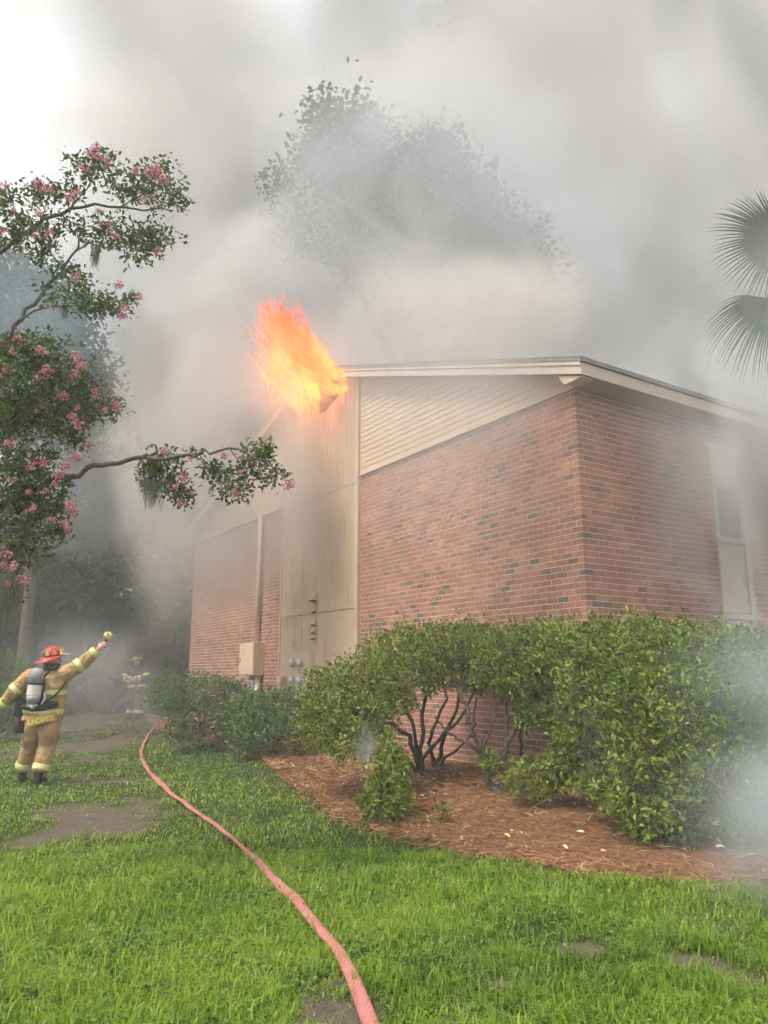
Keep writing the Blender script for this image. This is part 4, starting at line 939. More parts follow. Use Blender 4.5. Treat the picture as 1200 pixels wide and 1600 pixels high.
# ------------------------------------------------------------------ fire hose
def hose_mat():
    m, N, L, out = new_mat('hose_jacket')
    b = N.new('ShaderNodeBsdfPrincipled'); b.inputs['Roughness'].default_value = 0.75; b.inputs['Specular IOR Level'].default_value = 0.25
    uv = N.new('ShaderNodeAttribute'); uv.attribute_name = 'along'
    mp = N.new('ShaderNodeMapping'); mp.inputs['Scale'].default_value = (1, 1, 1); L.new(uv.outputs['Vector'], mp.inputs['Vector'])
    w = N.new('ShaderNodeTexWave'); w.wave_type = 'BANDS'; w.bands_direction = 'DIAGONAL'; w.inputs['Scale'].default_value = 7.5; w.inputs['Distortion'].default_value = 6.0; w.inputs['Detail'].default_value = 2
    L.new(mp.outputs['Vector'], w.inputs['Vector'])
    n = N.new('ShaderNodeTexNoise'); n.inputs['Scale'].default_value = 4; n.inputs['Detail'].default_value = 6; L.new(mp.outputs['Vector'], n.inputs['Vector'])
    n2 = N.new('ShaderNodeTexNoise'); n2.inputs['Scale'].default_value = 60; n2.inputs['Detail'].default_value = 3; L.new(mp.outputs['Vector'], n2.inputs['Vector'])
    r = N.new('ShaderNodeValToRGB'); r.color_ramp.elements[0].position = 0.3; r.color_ramp.elements[0].color = (0.36, 0.10, 0.085, 1); r.color_ramp.elements[1].position = 0.7; r.color_ramp.elements[1].color = (0.52, 0.20, 0.17, 1)
    L.new(n.outputs['Fac'], r.inputs['Fac'])
    mr = N.new('ShaderNodeMapRange'); mr.inputs[1].default_value = 0.6; mr.inputs[2].default_value = 0.95; mr.inputs[4].default_value = 0.3; L.new(w.outputs['Fac'], mr.inputs[0])
    mx = N.new('ShaderNodeMix'); mx.data_type = 'RGBA'; mx.inputs[7].default_value = (0.68, 0.42, 0.36, 1); L.new(mr.outputs[0], mx.inputs['Factor']); L.new(r.outputs['Color'], mx.inputs[6])
    dm = N.new('ShaderNodeMapRange'); dm.inputs[1].default_value = 0.35; dm.inputs[2].default_value = 0.75; dm.inputs[3].default_value = 0.75; dm.inputs[4].default_value = 1.1; L.new(n2.outputs['Fac'], dm.inputs[0])
    sc = N.new('ShaderNodeVectorMath'); sc.operation = 'SCALE'; L.new(mx.outputs[2], sc.inputs[0]); L.new(dm.outputs[0], sc.inputs['Scale'])
    L.new(sc.outputs['Vector'], b.inputs['Base Color'])
    bp = N.new('ShaderNodeBump'); bp.inputs['Strength'].default_value = 0.4; bp.inputs['Distance'].default_value = 0.004; L.new(n2.outputs['Fac'], bp.inputs['Height']); L.new(bp.outputs['Normal'], b.inputs['Normal'])
    L.new(b.outputs['BSDF'], out.inputs['Surface']); return m
hp = [gnd(px, py)[:2] for px, py in [(612, 1690), (592, 1640), (577, 1600), (563, 1562), (546, 1532), (522, 1492), (490, 1450), (455, 1407), (420, 1368), (382, 1330), (340, 1297), (300, 1268), (262, 1240), (238, 1215), (224, 1194), (220, 1178), (226, 1163), (238, 1150), (254, 1139), (272, 1130), (290, 1124)]]
hc = smooth_curve(resample(hp, 260), 12); ns = 14
hc[:, 0] += 0.035 * (vnoise(hc[:, 1], hc[:, 1] * 0, 2.2, 2, 4) - 0.5)
seg = np.r_[0, np.cumsum(np.linalg.norm(np.diff(hc, axis=0), axis=1))]
tg = np.gradient(hc, axis=0); tg = tg / np.linalg.norm(tg, axis=1, keepdims=True)
V, al = [], []
for i in range(260):
    tw = 0.35 * math.sin(seg[i] * 0.9) + 0.2 * math.sin(seg[i] * 2.3 + 1)
    wv, hh = 0.034 * (1 + 0.08 * math.sin(seg[i] * 3)), 0.017 * (1 + 0.18 * math.sin(seg[i] * 4.1))
    sdx = np.array([tg[i][1], -tg[i][0]])
    for k in range(ns):
        a_ = 2 * math.pi * k / ns; u, w_ = math.cos(a_) * wv, math.sin(a_) * hh
        u2, w2 = u * math.cos(tw) - w_ * math.sin(tw), u * math.sin(tw) + w_ * math.cos(tw)
        V.append((hc[i][0] + sdx[0] * u2, hc[i][1] + sdx[1] * u2, float(hz(hc[i][0], hc[i][1])) + 0.030 + w2)); al.append((seg[i] * 1.6, k / ns * 0.9 if k <= ns / 2 else (ns - k) / ns * 0.9, 0))
F_ = [(i * ns + k, i * ns + (k + 1) % ns, (i + 1) * ns + (k + 1) % ns, (i + 1) * ns + k) for i in range(259) for k in range(ns)]
F_.append(tuple(range(ns))); F_.append(tuple(259 * ns + k for k in range(ns))[::-1])
hose = mesh_obj('fire_hose', V, F_, hose_mat(), smooth=True)
a = hose.data.attributes.new('along', 'FLOAT_VECTOR', 'POINT'); a.data.foreach_set('vector', np.array(al, dtype=np.float32).ravel())
tag(hose, 'long faded red fire hose curving across the grass to the hedge', 'fire hose')

# ------------------------------------------------------------------ firefighters
def fabric(name, c, var=0.14):
    m = mat(name, c, 0.85, var, 7.0, 1.0, 24.0); return m
GEAR = {
    'tan': fabric('tan_turnout_cloth', (0.42, 0.27, 0.13), 0.24), 'black': fabric('black_turnout_cloth', (0.045, 0.042, 0.040)),
    'skin': mat('skin', (0.55, 0.30, 0.22), 0.5, 0.1), 'boot': mat('black_rubber', (0.02, 0.02, 0.02), 0.5, 0.3),
    'lime': mat('lime_trim', (0.62, 0.66, 0.07), 0.5, 0.08), 'silver': mat('silver_trim', (0.62, 0.62, 0.55), 0.35, 0.08), 'red': mat('red_helmet', (0.42, 0.05, 0.035), 0.35, 0.25, 14),
    'dark_helmet': mat('dark_helmet', (0.10, 0.10, 0.05), 0.4, 0.2), 'yellow': mat('yellow_plastic', (0.72, 0.60, 0.10), 0.4, 0.1), 'tank': mat('grey_cylinder', (0.33, 0.32, 0.30), 0.4, 0.15, 7), 'tank_label': mat('pale_cylinder_wrap', (0.62, 0.60, 0.54), 0.45, 0.15, 9),
    'nylon': mat('black_nylon', (0.018, 0.018, 0.02), 0.7, 0.3), 'steel': mat('steel_fitting', (0.5, 0.5, 0.5), 0.3, 0.15, metal=0.8), 'orange': mat('orange_reflector', (0.85, 0.38, 0.05), 0.4, 0.1), 'blue': mat('blue_decal', (0.10, 0.10, 0.32), 0.4, 0.1), 'white': mat('white_decal', (0.75, 0.75, 0.72), 0.5, 0.05),
    'hair': mat('brown_hair', (0.06, 0.04, 0.025), 0.8, 0.3)}
folds = bpy.data.textures.new('cloth_folds', 'CLOUDS'); folds.noise_scale = 0.11; folds.noise_depth = 2
def crumple(o, k=0.035):
    d = o.modifiers.new('folds', 'DISPLACE'); d.texture = folds; d.strength = k; d.mid_level = 0.5; d.texture_coords = 'LOCAL'; return o
def remesh(o, vox, smooth=6):
    m = o.modifiers.new('remesh', 'REMESH'); m.mode = 'VOXEL'; m.voxel_size = vox; m.use_smooth_shade = True
    s_ = o.modifiers.new('smooth', 'SMOOTH'); s_.iterations = smooth; s_.factor = 0.5; return o
def ell(c, ax, rx, ry, n=16, side=None):
    """ring of points round axis ax at c; rx along side"""
    c, ax = Vector(c), Vector(ax).normalized(); s_ = Vector(side) if side is not None else Vector((1, 0, 0))
    s_ = (s_ - ax * s_.dot(ax)).normalized(); t_ = ax.cross(s_)
    return [c + s_ * (rx * math.cos(2 * math.pi * k / n)) + t_ * (ry * math.sin(2 * math.pi * k / n)) for k in range(n)]
def wobble(pts, amp, fr_=9.0, ph=0.0):
    return [p + Vector((math.sin(p.z * fr_ + p.x * 11 + ph), math.cos(p.z * fr_ * 1.3 + p.x * 7 + ph), 0.4 * math.sin(p.x * 17 + p.y * 13 + p.z * 9))) * amp for p in pts]
def limb_rings(pts, radii, sub=4, amp=0.0, ph=0.0, side=(0, 1, 0)):
    """smooth rings through joints"""
    P_ = [Vector(p) for p in pts]; out_ = []
    for i in range(len(P_) - 1):
        for k in range(sub + (1 if i == len(P_) - 2 else 0)):
            f = k / sub; c = P_[i].lerp(P_[i + 1], f)
            d0 = (P_[i + 1] - P_[i]).normalized(); dp = (P_[i] - P_[i - 1]).normalized() if i else d0
            ax = dp.lerp(d0, min(1, 0.5 + f)); r_ = radii[i] + (radii[i + 1] - radii[i]) * f
            r_ *= 1 + amp * 0.9 * math.sin(19 * f + 5 * i + ph)
            out_.append(ell(c, ax, r_, r_, 16, side))
    return out_
def band(name, c, ax, rx, ry, w, parent, n=20, side=None, mats=('lime', 'silver', 'lime')):
    c, ax = Vector(c), Vector(ax).normalized(); mb = MB(); cuts = [-.5, -.2, .2, .5]
    for i, mi in enumerate((0, 1, 2)):
        a_ = ell(c + ax * w * cuts[i], ax, rx, ry, n, side); b_ = ell(c + ax * w * cuts[i + 1], ax, rx, ry, n, side)
        a2 = ell(c + ax * w * cuts[i], ax, rx * .93, ry * .93, n, side); b2 = ell(c + ax * w * cuts[i + 1], ax, rx * .93, ry * .93, n, side)
        vs = a_ + b_ + a2 + b2; fs = []
        for k in range(n):
            k2 = (k + 1) % n; fs.append((k, k2, n + k2, n + k))
            if i == 0: fs.append((2 * n + k, 2 * n + k2, k2, k))
            if i == 2: fs.append((n + k, n + k2, 3 * n + k2, 3 * n + k))
        mb.add(vs, fs, mi)
    return mb.build(name, [GEAR[q] for q in mats], parent, smooth=True)
def firefighter(label, loc, rotz, J, cloth, helm, reach=True, scale=1.0):
    t = thing('person', label, 'firefighter', loc, rotz); t.scale = (scale,) * 3
    V3 = lambda k: Vector(J[k])
    # body: one continuous skin surface
    mb = MB()
    mb.loft([ell(V3('pelvis') + Vector((0, 0, -.06)), (0, 0, 1), .15, .11), ell(V3('pelvis') + Vector((0, 0, .1)), (0, 0, 1), .15, .11), ell(V3('chest'), (0, 0, 1), .18, .12), ell(V3('neck') + Vector((0, 0, -.06)), (0, 0, 1), .12, .08), ell(V3('neck'), (0, 0, 1), .062, .065), ell(V3('head') + Vector((0, 0, -.06)), (0, 0, 1), .06, .065)])
    fw = Vector(J['face']).normalized(); up_ = Vector((0, 0, 1)); sd = fw.cross(up_).normalized()
    rot = Matrix((sd, fw, up_)).transposed()
    mb.sphere(V3('head'), (.078, .098, .118), 16, 12, rot=rot)
    mb.sphere(V3('head') + rot @ Vector((0, .055, -.055)), (.055, .05, .06), 12, 8, rot=rot)
    mb.sphere(V3('head') + rot @ Vector((0, .10, -.025)), (.016, .024, .024), 8, 6, rot=rot)
    for sx_ in (-1, 1): mb.sphere(V3('head') + rot @ Vector((sx_ * .08, -.005, -.02)), (.014, .024, .034), 8, 6, rot=rot)
    for s_ in ('l', 'r'):
        mb.tube([V3('shoulder_' + s_), V3('elbow_' + s_), V3('wrist_' + s_)], [.055, .045, .03], 10)
        mb.tube([V3('hip_' + s_), V3('knee_' + s_), V3('ankle_' + s_)], [.085, .06, .045], 10)
        # hand: palm and five fingers closing
        w_ = V3('wrist_' + s_); d = (w_ - V3('elbow_' + s_)).normalized(); g = Vector(J['grip_' + s_]).normalized(); cr = d.cross(g).normalized()
        mb.tube([w_ - d * .03, w_ + d * .03, w_ + d * .085], [.03, .042, .038], 10)
        for q, ln in enumerate((.075, .085, .08, .062)):
            b_ = w_ + d * .08 + cr * (.028 - .019 * q); k1 = b_ + d * ln * .45 + g * ln * .15; k2 = k1 + g * ln * .45 + d * ln * .05; k3 = k2 + g * ln * .1 - d * ln * .32
            mb.tube([b_ - d * .02, b_, k1, k2, k3], [.012, .0115, .011, .010, .0085], 8)
        b_ = w_ + d * .035 + cr * .03; mb.tube([b_, b_ + cr * .03 + d * .02 + g * .01, b_ + cr * .03 + d * .045 + g * .03, b_ + cr * .015 + d * .06 + g * .045], [.015, .0135, .012, .0095], 8)
    remesh(mb.build('body', GEAR['skin'], t, smooth=True), 0.0085, 2)
    # eyes and mouth
    for sx_ in (-1, 1):
        MB().sphere(V3('head') + rot @ Vector((sx_ * .03, .088, .012)), .012, 8, 6).build('eye', GEAR['nylon'], t, smooth=True)
    MB().sphere(V3('head') + rot @ Vector((0, .096, -.075)), (.022, .008, .005), 8, 6, rot=rot).build('mouth', GEAR['red'], t, smooth=True)
    MB().sphere(V3('head') + rot @ Vector((0, -.016, .02)), (.085, .095, .10), 14, 10, rot=rot).build('hair', GEAR['hair'], t, smooth=True)
    # trousers
    mb = MB(); pv = V3('pelvis')
    mb.loft([wobble(ell(pv + Vector((0, 0, z)), (0, 0, 1), rx, ry, 20), .006) for z, rx, ry in ((.14, .23, .165), (.02, .245, .18), (-.08, .24, .175), (-.15, .20, .15))])
    for i, s_ in enumerate('lr'):
        kn, an, hp_ = V3('knee_' + s_), V3('ankle_' + s_), V3('hip_' + s_)
        cuff = an + (kn - an).normalized() * 0.06
        mb.loft([wobble(r_, .008, 13, i * 2) for r_ in limb_rings([hp_ + Vector((0, 0, .05)), hp_ - Vector((0, 0, .12)), kn, cuff], [.145, .145, .118, .112], 6, 0.035, i * 1.7)])
    tr = crumple(remesh(mb.build('trousers', GEAR[cloth], t, smooth=True), 0.012, 3))
    for s_ in 'lr':
        kn, an = V3('knee_' + s_), V3('ankle_' + s_); ax = (kn - an).normalized()
        band('cuff_band', an + ax * .135, ax, .124, .124, .085, tr)
    # boots
    for s_ in 'lr':
        an = V3('ankle_' + s_); f_ = Vector(J['toe_' + s_]).normalized(); mb = MB(); sd_ = f_.cross(Vector((0, 0, 1))).normalized()
        mb.loft([ell(an + Vector((0, 0, .16)), (0, 0, 1), .075, .085), ell(an + Vector((0, 0, .02)), (0, 0, 1), .062, .075), ell(an + Vector((0, 0, -.05)) + f_ * .01, (0, 0, 1), .06, .08)])
        h0 = an + Vector((0, 0, -.055)) - f_ * .075
        up2 = sd_.cross(f_)
        mb.loft([[h0 + f_ * d + sd_ * (w2 * math.cos(q * math.pi / 8)) + up2 * (hh * math.sin(q * math.pi / 8) - (0.0 if q <= 8 else 0)) for q in range(16)] for d, w2, hh in ((0, .03, .025), (.02, .045, .04), (.1, .05, .05), (.2, .055, .042), (.27, .045, .034), (.30, .02, .02))])
        remesh(mb.build('boot', GEAR['boot'], t, smooth=True), 0.01, 2)
    # coat
    mb = MB(); ch, nk = V3('chest'), V3('neck'); hem = J['hem']
    tor = []
    for z, rx, ry, f in ((hem, .285, .205, 0), (hem + .1, .28, .20, .12), (hem + .22, .262, .19, .3), (hem + .34, .258, .185, .5), (hem + .48, .27, .185, .7), (hem + .60, .255, .165, .86), (hem + .68, .19, .13, .95), (hem + .73, .10, .10, 1.0)):
        c = pv.lerp(nk, f); tor.append(wobble(ell((c.x, c.y, z), (0, 0, 1), rx, ry, 26), .007, 10, f * 4))
    mb.loft(tor)
    for i, s_ in enumerate('lr'):
        sh, el_, wr = V3('shoulder_' + s_), V3('elbow_' + s_), V3('wrist_' + s_); inn = sh.lerp(ch, .35)
        mb.loft([wobble(r_, .006, 15, i) for r_ in limb_rings([inn, sh, el_, wr - (wr - el_).normalized() * .02], [.125, .125, .098, .078], 6, .035, i * 2.1, (0, 0, 1) if abs((el_ - sh).normalized().z) < .8 else (0, 1, 0))])
    co = crumple(remesh(mb.build('coat', GEAR[cloth], t, smooth=True), 0.012, 3))
    for s_ in 'lr':
        sh, el_, wr = V3('shoulder_' + s_), V3('elbow_' + s_), V3('wrist_' + s_)
        band('sleeve_band', sh.lerp(el_, .78), el_ - sh, .112, .112, .085, co)
        band('sleeve_band', el_.lerp(wr, .74), wr - el_, .092, .092, .08, co)
    c = pv.lerp(nk, .05); band('hem_band', (c.x, c.y, hem + .14), (0.07, 0, 1), .292, .212, .085, co, 32)
    c = pv.lerp(nk, .6); band('chest_band', (c.x, c.y, hem + .40), (0.0, 0, 1), .272, .196, .075, co, 32)
    mb = MB(); mb.loft([ell(nk + Vector((0, 0, z)), (0, 0, 1), r_, r_ * .95, 18) for z, r_ in ((-.04, .115), (.03, .112), (.065, .108), (.065, .095), (.0, .09))], cap=False); mb.build('collar', GEAR['nylon'], co, smooth=True)
    # helmet: ridged dome, broad brim longest behind
    hc_ = V3('head') + Vector((0, 0, .055)); mb = MB(); R3 = rot
    tilt = Matrix.Rotation(R(J.get('tilt', 0)), 3, 'X'); HR = R3 @ tilt
    def hp_(x_, y_, z_): return hc_ + HR @ Vector((x_, y_, z_))
    prof = [(0.0, .150), (.045, .142), (.085, .125), (.115, .095), (.135, .05), (.142, .0)]
    mb.loft([[hp_(r_ * .88 * math.cos(2 * math.pi * k / 24), r_ * 1.06 * math.sin(2 * math.pi * k / 24), z * (1 + .05 * math.cos(8 * 2 * math.pi * k / 24))) for k in range(24)] for z, r_ in prof])
    he = mb.build('helmet', GEAR[helm], t, smooth=True)
    mb = MB(); rg = []
    for f in (0, 1):
        ring_ = []
        for k in range(32):
            a_ = 2 * math.pi * k / 32; back = max(0, -math.sin(a_)); ext = (.035 + .085 * back ** 1.5 + .02 * max(0, math.sin(a_))) * f
            ring_.append(hp_((.132 + ext) * math.cos(a_), (.158 + ext * 1.1) * math.sin(a_), -.002 - .05 * f * back - .012 * f))
        rg.append(ring_)
    rg2 = [[p + Vector((0, 0, -.008)) for p in r_] for r_ in rg[::-1]]
    mb.loft(rg + rg2, cap=False); mb.build('brim', GEAR[helm], he, smooth=True)
    mb = MB(); mb.loft([[hp_(x_ * w2, y_, z_ + .006) for x_ in (-1, 1)] + [hp_(x_ * w2, y_, z_ - .02) for x_ in (1, -1)] for y_, z_, w2 in ((-.15, .03, .008), (-.11, .105, .009), (0, .146, .010), (.11, .105, .009), (.155, .03, .008))]); mb.build('ridge', GEAR[helm], he)
    for k in range(8):
        a_ = 2 * math.pi * (k + .5) / 8; c_ = Vector(((.134) * math.cos(a_) * .93, .158 * math.sin(a_) * .96, .05)); tgv = Vector((-math.sin(a_), math.cos(a_), 0)); o_ = Vector((math.cos(a_), math.sin(a_), .25))
        mb = MB(); pts = [c_ + o_ * .006 + tgv * .036 + Vector((0, 0, -.03)), c_ + o_ * .006 - tgv * .036 + Vector((0, 0, -.03)), c_ - o_ * .002 + Vector((0, 0, .048))]
        pts += [p - o_ * .02 for p in pts]; mb.add([hp_(*p) for p in pts], [(0, 1, 2), (3, 5, 4), (0, 3, 4, 1), (1, 4, 5, 2), (2, 5, 3, 0)]); mb.build('reflector', GEAR['orange' if k % 2 else 'lime'] if helm == 'red' else GEAR['lime'], he)
    # rear decal and neck flap
    mb = MB(); mb.loft([[hp_(x_, -.158 - .004 * (i == 0), z_) for x_, z_ in ((-.03, .01), (.03, .01), (.03, .055), (0, .075), (-.03, .055))] for i in (0, 1)]); mb.build('rear_decal', GEAR['blue'], he)
    mb = MB(); mb.loft([[hp_(.125 * math.cos(a_) * s2, .15 * math.sin(a_) * s2 - dn * .2, -.01 - dn) for a_ in [R(200 + 140 * q / 12) for q in range(13)]] + [hp_(.117 * math.cos(a_) * s2, .142 * math.sin(a_) * s2 - dn * .2, -.01 - dn) for a_ in [R(200 + 140 * q / 12) for q in range(12, -1, -1)]] for dn, s2 in ((0, 1), (.06, .97), (.125, 1.02))]); mb.build('neck_flap', GEAR[cloth], he, smooth=True)
    mb = MB(); mb.tube([hp_(.13, .03, .02), hp_(.15, .10, .0), hp_(.15, .17, -.01)], .014, 8); mb.build('helmet_light', GEAR['silver'], he, smooth=True)
    mb = MB(); mb.tube([hp_(.125, .02, 0), hp_(.10, .04, -.1), hp_(.03, .06, -.175)], .007, 6); mb.build('chin_strap', GEAR['nylon'], he)
    return t
J1 = dict(pelvis=(0.0, 0, 1.0), chest=(0.0, .06, 1.42), neck=(0.035, .10, 1.66), head=(0.03, .14, 1.79), face=(.55, .8, -.05), tilt=14,
          shoulder_r=(.235, .08, 1.56), elbow_r=(.47, .16, 1.74), wrist_r=(.665, .22, 1.94), grip_r=(.25, .5, .3),
          shoulder_l=(-.25, .04, 1.53), elbow_l=(-.47, .02, 1.30), wrist_l=(-.64, .12, 1.10), grip_l=(.3, .3, -.6),
          hip_r=(.125, .0, .95), knee_r=(.095, .03, .53), ankle_r=(.04, -.06, .115), toe_r=(.12, 1, .0),
          hip_l=(-.115, .03, .95), knee_l=(-.24, .24, .53), ankle_l=(-.34, .34, .115), toe_l=(-.15, 1, -.15), hem=.90)
FP = (-4.86, 11.25); FZ = float(hz(*FP)) - 0.012
ff1 = firefighter('firefighter in tan turnout gear and red helmet walking away with one arm raised', (FP[0], FP[1], FZ + 0.02), R(4), J1, 'tan', 'red', scale=0.965)
# name strip on the coat tail
coat = [c for c in ff1.children if c.name.startswith('coat')][0]
mb = MB(); n_ = 14; gr = []
for q in range(n_):
    x_ = -.16 + .40 * q / (n_ - 1); y_ = -0.215 * math.sqrt(max(0, 1 - (x_ / .30) ** 2)) - .012; gr.append((x_, y_, .83 + .05 * (x_ + .16) / .4 + .012 * math.sin(9 * x_)))
vs, fs = [], []
for x_, y_, z_ in gr: vs += [(x_, y_, z_), (x_, y_, z_ + .14), (x_, y_ + .012, z_), (x_, y_ + .012, z_ + .14)]
for q in range(n_ - 1): b_ = 4 * q; fs += [(b_, b_ + 4, b_ + 5, b_ + 1), (b_ + 2, b_ + 3, b_ + 7, b_ + 6), (b_, b_ + 2, b_ + 6, b_ + 4), (b_ + 1, b_ + 5, b_ + 7, b_ + 3)]
fs += [(0, 1, 3, 2), (4 * n_ - 4, 4 * n_ - 2, 4 * n_ - 1, 4 * n_ - 3)]
tail = MB().add(vs, fs).build('name_tail', GEAR['tan'], ff1)
word = 'L.HOLMES'; xs_ = [-.10, -.055, -.02, .03, .077, .113, .162, .2]
for ch_, x_ in zip(word, xs_):
    cu = bpy.data.curves.new('letter', 'FONT'); cu.body = ch_; cu.size = 0.1; cu.extrude = 0.002; cu.align_x = 'CENTER'; cu.offset = 0.004
    cu.materials.append(GEAR['yellow'])
    tmp = bpy.data.objects.new('letter_curve', cu); lme = bpy.data.meshes.new_from_object(tmp); bpy.data.objects.remove(tmp)
    o = link(bpy.data.objects.new('letter', lme), tail)
    y_ = -0.215 * math.sqrt(max(0, 1 - (x_ / .30) ** 2)) - .017
    o.location = (x_, y_, .855 + .05 * (x_ + .16) / .4 + .012 * math.sin(9 * x_)); o.rotation_euler = (R(90), R(-6), math.atan2(0.215 * x_ / .09 / math.sqrt(max(.1, 1 - (x_ / .3) ** 2)), 1) * .85)
# breathing apparatus on the back (a thing that is worn)
sb = thing('breathing_apparatus', 'grey air cylinder on a black back harness worn by the walking firefighter', 'air tank', (FP[0], FP[1], FZ + .02), R(4)); sb.scale = (.965,) * 3
A_, B_ = Vector((-.045, -.225, 1.66)), Vector((-.075, -.245, 1.16)); ax = (B_ - A_).normalized()
mb = MB(); prof = [(-.0, .03), (.012, .06), (.035, .085), (.07, .097), (.23, .098)]
mb.loft([ell(A_ + ax * d, ax, r_, r_, 20) for d, r_ in prof]); mb.build('cylinder', GEAR['tank'], sb, smooth=True)
mb = MB(); mb.loft([ell(A_ + ax * d, ax, r_, r_, 20) for d, r_ in ((.23, .098), (.26, .0985), (.36, .0985), (.39, .098), (.40, .097))]); mb.build('cylinder_wrap', GEAR['tank_label'], sb, smooth=True)
mb = MB(); mb.loft([ell(A_ + ax * d, ax, r_, r_, 20) for d, r_ in ((.401, .097), (.46, .09), (.50, .06), (.51, .03))]); mb.build('cylinder_base', GEAR['tank'], sb, smooth=True)
mb = MB(); mb.loft([ell(A_ + ax * d, ax, .103, .103, 20) for d in (.215, .245)]); mb.build('cylinder_band', GEAR['nylon'], sb, smooth=True)
mb = MB(); mb.tube([A_ + ax * .5, A_ + ax * .57], [.024, .03], 10); mb.tube([A_ + ax * .545 + Vector((-.07, 0, 0)), A_ + ax * .545 + Vector((.08, 0, .01))], .02, 8); mb.tube([A_ + ax * .56 + Vector((.03, -.03, 0)), A_ + ax * .56 + Vector((.03, -.06, 0))], .028, 12); mb.build('valve', GEAR['steel'], sb, smooth=True)
mb = MB(); mb.loft([[Vector((x_, y_, z_)) for x_, y_ in ((-.10, -.14), (.05, -.14), (.055, -.20), (-.105, -.20))] for z_ in (1.12, 1.5)]); mb.build('back_plate', GEAR['nylon'], sb)
mb = MB(); mb.loft([[Vector((x_, -.205 * math.sqrt(max(0, 1 - (x_ / .31) ** 2)) - oo, z_)) for oo, z_ in ((.0, zz - hh), (.045, zz - hh * .8), (.05, zz + hh * .7), (.0, zz + hh))] for x_, zz, hh in ((-.27, 1.10, .03), (-.2, 1.115, .06), (-.08, 1.11, .075), (.08, 1.12, .075), (.2, 1.135, .055), (.26, 1.13, .03))]); mb.build('waist_pad', GEAR['nylon'], sb, smooth=True)
for pts in ([(.02, -.18, 1.5), (.10, -.16, 1.62), (.13, -.02, 1.675), (.14, .14, 1.60)], [(-.11, -.18, 1.5), (-.13, -.14, 1.6), (-.12, 0, 1.64), (-.13, .14, 1.58)], [(.07, -.20, 1.17), (.2, -.175, 1.25), (.27, -.06, 1.38), (.275, .04, 1.45)], [(-.13, -.21, 1.2), (-.24, -.14, 1.24), (-.29, 0, 1.3)]):
    MB().tube(resample(pts, 9), .017, 6).build('strap', GEAR['nylon'], sb, smooth=True)
mb = MB(); mb.tube(resample([(.06, -.27, 1.14), (.10, -.25, 1.22), (.075, -.23, 1.3)], 8), .012, 6); mb.tube(resample([(-.13, -.24, 1.13), (-.16, -.22, 1.22), (-.13, -.2, 1.32)], 8), .012, 6); mb.build('air_line', GEAR['steel'], sb, smooth=True)
pc = thing('gear_pouch', 'black gear pouch hanging at the hip of the walking firefighter', 'pouch', (FP[0] - .335, FP[1] + .02, FZ + 1.2), R(4))
mb = MB(); mb.loft([ell((0, 0, z), (0, 0, 1), rx, ry, 16) for z, rx, ry in ((.06, .03, .03), (.02, .07, .06), (-.12, .085, .075), (-.24, .07, .065), (-.27, .03, .03))]); mb.build('pouch_body', GEAR['nylon'], pc, smooth=True)
MB().tube([(0.02, 0, .05), (.06, -.02, .14), (.1, -.04, .2)], .012, 6).build('hanger', GEAR['nylon'], pc)
gl = thing('work_gloves', 'dark red brown pair of gloves clipped below the black hip pouch', 'gloves', (FP[0] - .30, FP[1] - .05, FZ + .86), R(4))
mb = MB()
for o_ in (-.02, .03):
    mb.loft([ell((o_, o_, z), (0, 0, 1), rx, .025, 10) for z, rx in ((.08, .03), (0, .04), (-.05, .045), (-.09, .03))])
    for q in range(4): mb.tube([(o_ - .03 + q * .02, o_, -.07), (o_ - .035 + q * .023, o_, -.12), (o_ - .036 + q * .024, o_, -.15)], [.011, .011, .008], 6)
M['glove'] = mat('dark_leather', (0.07, 0.03, 0.025), 0.7, 0.3); mb.build('glove_bodies', M['glove'], gl, smooth=True)['kind'] = 'stuff'
# yellow hand lamp in the raised hand
wr = Vector(J1['wrist_r']); dd = (wr - Vector(J1['elbow_r'])).normalized(); hpnt = Matrix.Rotation(R(4), 3, 'Z') @ ((wr + dd * .09 + Vector((.02, .045, .02))) * .965)
lp = thing('hand_lamp', 'small yellow hand lamp held up high by the walking firefighter', 'lamp', (FP[0] + hpnt.x, FP[1] + hpnt.y, FZ + .02 + hpnt.z), R(4))
MB().tube([(-.005, .0, -.06), (0, 0, .0), (.012, 0, .07)], [.014, .016, .018], 10).build('handle', GEAR['nylon'], lp, smooth=True)
mb = MB(); c0 = Vector((.03, 0, .125)); av = Vector((.35, -.9, .25))
mb.loft([ell(c0 + av.normalized() * d, av, r_, r_ * .86, 18) for d, r_ in ((-.05, .03), (-.045, .05), (-.01, .062), (.03, .064), (.045, .058))]); mb.build('lamp_head', GEAR['yellow'], lp, smooth=True)
mb = MB(); mb.loft([ell(c0 + av.normalized() * d, av, r_, r_ * .8, 14) for d, r_ in ((.046, .04), (.052, .036))]); mb.build('lens', GEAR['silver'], lp, smooth=True)
mb = MB(); mb.sphere(c0 + Vector((0.005, -.05, .03)), .014, 8, 6); mb.build('switch', GEAR['nylon'], lp, smooth=True)

